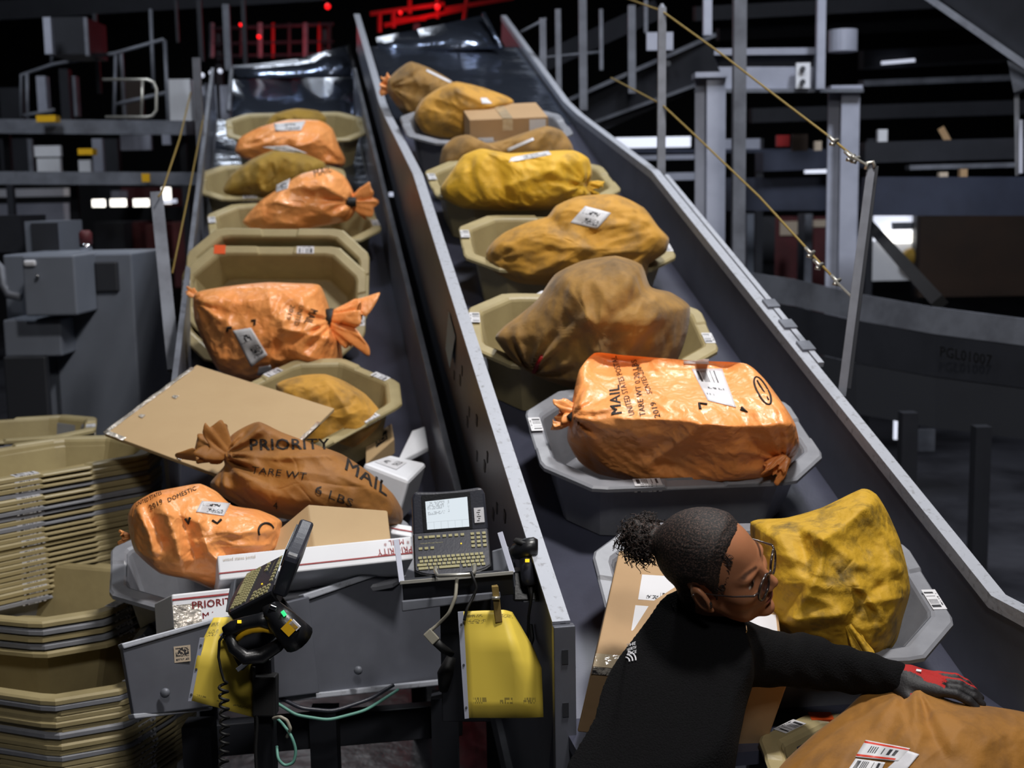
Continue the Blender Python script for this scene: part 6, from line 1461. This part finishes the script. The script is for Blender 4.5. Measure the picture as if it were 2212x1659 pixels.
# glasses
gl = MB()
def lens_loop(y0, rx=.0255, rz=.0232, n=36):
    P = []
    for k in range(n):
        a = 2 * math.pi * k / n; yy = rx * math.copysign(abs(math.cos(a)) ** .85, math.cos(a)); zz = rz * math.copysign(abs(math.sin(a)) ** .9, math.sin(a))
        P.append(np.array([.1095 - .006 * (abs(y0 + yy) / .06) ** 2 + zz * .10, y0 + yy, -.004 + zz]))
    return P
fr = MB()
for y0 in (-.0325, .0325): fr.tube([hw_(p) for p in lens_loop(y0)], .0027, 8, closed=True)
fr.tube([hw_(np.array(p)) for p in ((.1095, -.009, .004), (.113, 0, .007), (.1095, .009, .004))], .0019, 8)
glo = fr.build('eyeglasses', 'frame_tortoise', person, smooth=True); glo['label'] = 'round tortoiseshell glasses'
for sgn in (-1, 1):
    b = MB(); b.tube([hw_(np.array(p)) for p in ((.104, .057 * sgn, .006), (.098, .066 * sgn, .006), (.06, .0745 * sgn, .007), (.02, .0785 * sgn, .010), (-.004, .0785 * sgn, .012), (-.026, .0775 * sgn, -.004))], [.0026, .0024, .0016, .0014, .0014, .0014], 8); b.build('temple_arm', 'frame_tortoise', glo, smooth=True)
    lp = lens_loop(.0325 * sgn); c0 = np.mean(lp, 0); b = MB(); n = len(lp); b.add([hw_(c0)] + [hw_(p) for p in lp], [(0, 1 + i, 1 + (i + 1) % n) for i in range(n)]); b.build('lens', 'lens_glass', glo, solid=.0012)
for p in ((-.018, -.0835, .008), (.000, -.080, -.036)):
    b = MB(); b.lathe(hw_(np.array(p)), -HLv, [(-.002, .0012), (.0005, .0022), (.0015, .001)], 10); b.build('earring', 'silver', person, smooth=True)
# fleece
J = dict(nb=un(1512, 1330, 2.585), nt=un(1540, 1290, 2.565), sr=un(1402, 1458, 2.43), sl=un(1572, 1412, 2.66), c1=un(1492, 1440, 2.56), c2=un(1442, 1570, 2.50), pv=un(1425, 1800, 2.46),
         er=un(1296, 1668, 2.36), wr=un(1400, 1860, 2.24), el=un(1742, 1430, 2.72), wl=un(1934, 1466, 2.67))
def fleece_sdf(P):
    d = sd_cap(P, J['c1'], J['c2'], .118, .128); d = smin(d, sd_cap(P, J['c2'], J['pv'], .128, .145), .04)
    d = smin(d, sd_cap(P, J['sr'], J['sl'], .085, .070), .06)
    d = smin(d, sd_cap(P, J['nb'], J['sr'], .072, .086), .05)
    d = smin(d, sd_cap(P, J['nt'], J['nb'], .072, .080), .03)
    d = smin(d, sd_cap(P, J['sr'], J['er'], .076, .062), .03); d = smin(d, sd_cap(P, J['er'], J['wr'], .062, .045), .02)
    d = smin(d, sd_cap(P, J['sl'], J['el'], .066, .054), .03); d = smin(d, sd_cap(P, J['el'], J['wl'], .054, .036), .02)
    t = (P - J['sl']) @ nrm(J['wl'] - J['sl'])
    d = d + .0022 * np.sin(t * 120 + 6 * np.sin((P @ UP) * 25)) * np.clip((t - .05) / .1, 0, 1) + .004 * np.sin(P[:, 0] * 31 + P[:, 2] * 27) * np.sin(P[:, 2] * 23 - P[:, 1] * 30)
    # open collar around the neck
    nk = sd_cap(P, HO + HU * -.05 + HF * -.03, HO + HU * -.21 + HF * -.045, .064, .064)
    hd = nrm(HU); top = (P - (HO + HU * -.098)) @ nrm(HU + HF * .25)
    d = smax(d, top, .008)
    return d
lo = np.min([v for v in J.values()], 0) - .17; hi = np.max([v for v in J.values()], 0) + .12
fl = sd_mesh('fleece_jacket', 'fleece', fleece_sdf, lo, hi, .0075, person, 2); fl['label'] = 'black fleece jacket with high collar'
fbv = BVHTree.FromPolygons([Vector((np.array(v.co) + PO).tolist()) for v in fl.data.vertices], [tuple(p.vertices) for p in fl.data.polygons])
def onf(px, py, lift=.003):
    r_ = nrm(ray(px, py)); h = fbv.ray_cast(Vector(CAM.tolist()), Vector(r_.tolist())); return np.array(h[0]) - r_ * lift if h[0] is not None else un(px, py, 2.4)
# chest emblem on the back shoulder: letters above three arcs
b = MB()
lg = lambda u, v: onf(1364 + u * 17 + v * -3, 1409 + v * 21 - u * 2)
for r_ in (.45, .68, .92):
    b.tube([lg(-.95 + 1.7 * r_ * math.sin(a) + .1, 1.0 - 1.55 * r_ * math.cos(a) * .8 + .0) for a in np.linspace(.25, 1.5, 12)], .0016, 6)
eb = b.build('embroidered_arcs', 'paper', fl)
for k, wd in enumerate(('THE', 'NORTH', 'FACE')):
    V3, F3 = text_mesh(wd, True); w_ = V3[:, 0].max(); bb = MB(); bb.add([onf(1356 + (u / w_) * 20 - 3 + k * 1.0, 1398 + k * 9 - v * 6.5 - (u / w_) * 6, .004) for u, v in V3], F3); bb.build('embroidered_word', 'paper', fl)
# zip pull at the collar
b = MB(); b.tube([onf(1612, 1352), onf(1613, 1362), onf(1611, 1368)], .0012, 6); b.build('zip_pull', 'silver', fl)
# trousers and boots below the frame
def leg_sdf(P):
    pv = J['pv']; out = None
    for s_ in (-1, 1):
        hp = pv + RT * .02 + FW * .09 * s_; kn = np.array([hp[0] + .03, hp[1], .48]); an = np.array([hp[0], hp[1], .09])
        d = smin(sd_cap(P, hp, kn, .095, .065), sd_cap(P, kn, an, .065, .05), .03); out = d if out is None else smin(out, d, .03)
    return smin(out, sd_ell(P, pv, (.15, .16, .10)), .04)
sd_mesh('trousers', 'trousers', leg_sdf, J['pv'] + np.array([-.3, -.35, -J['pv'][2] + .03]), J['pv'] + np.array([.3, .35, .14]), .016, person, 1)
for s_ in (-1, 1):
    hp = J['pv'] + RT * .02 + FW * .09 * s_; a = np.array([hp[0] - .03, hp[1], .045]); bcap = np.array([hp[0] + .15, hp[1], .04])
    sd_mesh('shoe', 'black_plastic', lambda P: np.maximum(sd_cap(P, a, bcap, .05, .042), -P[:, 2]), a - .08, bcap + np.array([.08, .08, .08]), .01, person, 1)
# gloved left hand, palm down on the sack
Wr = J['wl']; hx = nrm(un(2075, 1492, 2.62) - Wr); hz = nrm(np.array([0, 0, 1.0]) * .9 + TW * .15); hz = nrm(hz - (hz @ hx) * hx); hy = np.cross(hz, hx)   # hy points away from the camera side of the hand (little finger), -hy to the thumb
if hy @ FW < 0: hy = -hy
def hp3(a, b, c): return Wr + hx * a + hy * b + hz * c
def glove_sdf(P):
    d = sd_cap(P, hp3(-.03, 0, 0), hp3(.02, 0, 0), .034, .030)
    d = smin(d, sd_cap(P, hp3(.03, -.022, .002), hp3(.085, -.028, .004), .017, .015), .02)
    d = smin(d, sd_cap(P, hp3(.03, .0, .006), hp3(.088, -.006, .008), .018, .0155), .02)
    d = smin(d, sd_cap(P, hp3(.03, .02, .002), hp3(.08, .030, .002), .017, .014), .02)
    for y0, y1, L1, L2, L3 in ((-.029, -.034, .040, .026, .020), (-.008, -.010, .044, .030, .022), (.013, .014, .041, .028, .021), (.032, .036, .032, .022, .018)):
        k0 = hp3(.082, y0, .006); k1 = hp3(.082 + L1, (y0 + y1) / 2, .008); k2 = k1 + hx * L2 * .93 - hz * L2 * .36; k3 = k2 + hx * L3 * .78 - hz * L3 * .62
        d = smin(d, sd_cap(P, k0, k1, .0108, .0098), .004); d = smin(d, sd_cap(P, k1, k2, .0098, .0092), .003); d = smin(d, sd_cap(P, k2, k3, .0092, .0082), .003)
    t0, t1, t2, t3 = hp3(.012, -.026, -.006), hp3(.040, -.050, -.014), hp3(.066, -.054, -.026), hp3(.088, -.046, -.036)
    d = smin(d, sd_cap(P, t0, t1, .015, .0125), .010); d = smin(d, sd_cap(P, t1, t2, .0122, .0112), .003); d = smin(d, sd_cap(P, t2, t3, .0112, .0095), .003)
    return d
pts = [hp3(a, b_, c) for a in (-.07, .23) for b_ in (-.09, .07) for c in (-.07, .05)]
gv = sd_mesh('work_glove', 'glove_dark', glove_sdf, np.min(pts, 0), np.max(pts, 0), .0023, person, 2); gv['label'] = 'red knit work glove with dark coated palm'
gv.data.materials.append(MATS['glove_red'])
for p in gv.data.polygons:
    c = np.array(p.center) + PO - Wr; a = c @ hx; n_ = np.array(p.normal) @ hz
    if np.array(p.normal) @ nrm(hz + .9 * hy) > .5 and a > .0 and (a < .10 or (a < .16 and c @ hy > .0)): p.material_index = 1
b = MB(); b.box(hp3(.045, -.004, .030), hx * .005, hy * .004, hz * .001); b.build('glove_tag', 'paper', gv)

for o in bpy.data.objects:
    if '_org' in o: del o['_org']
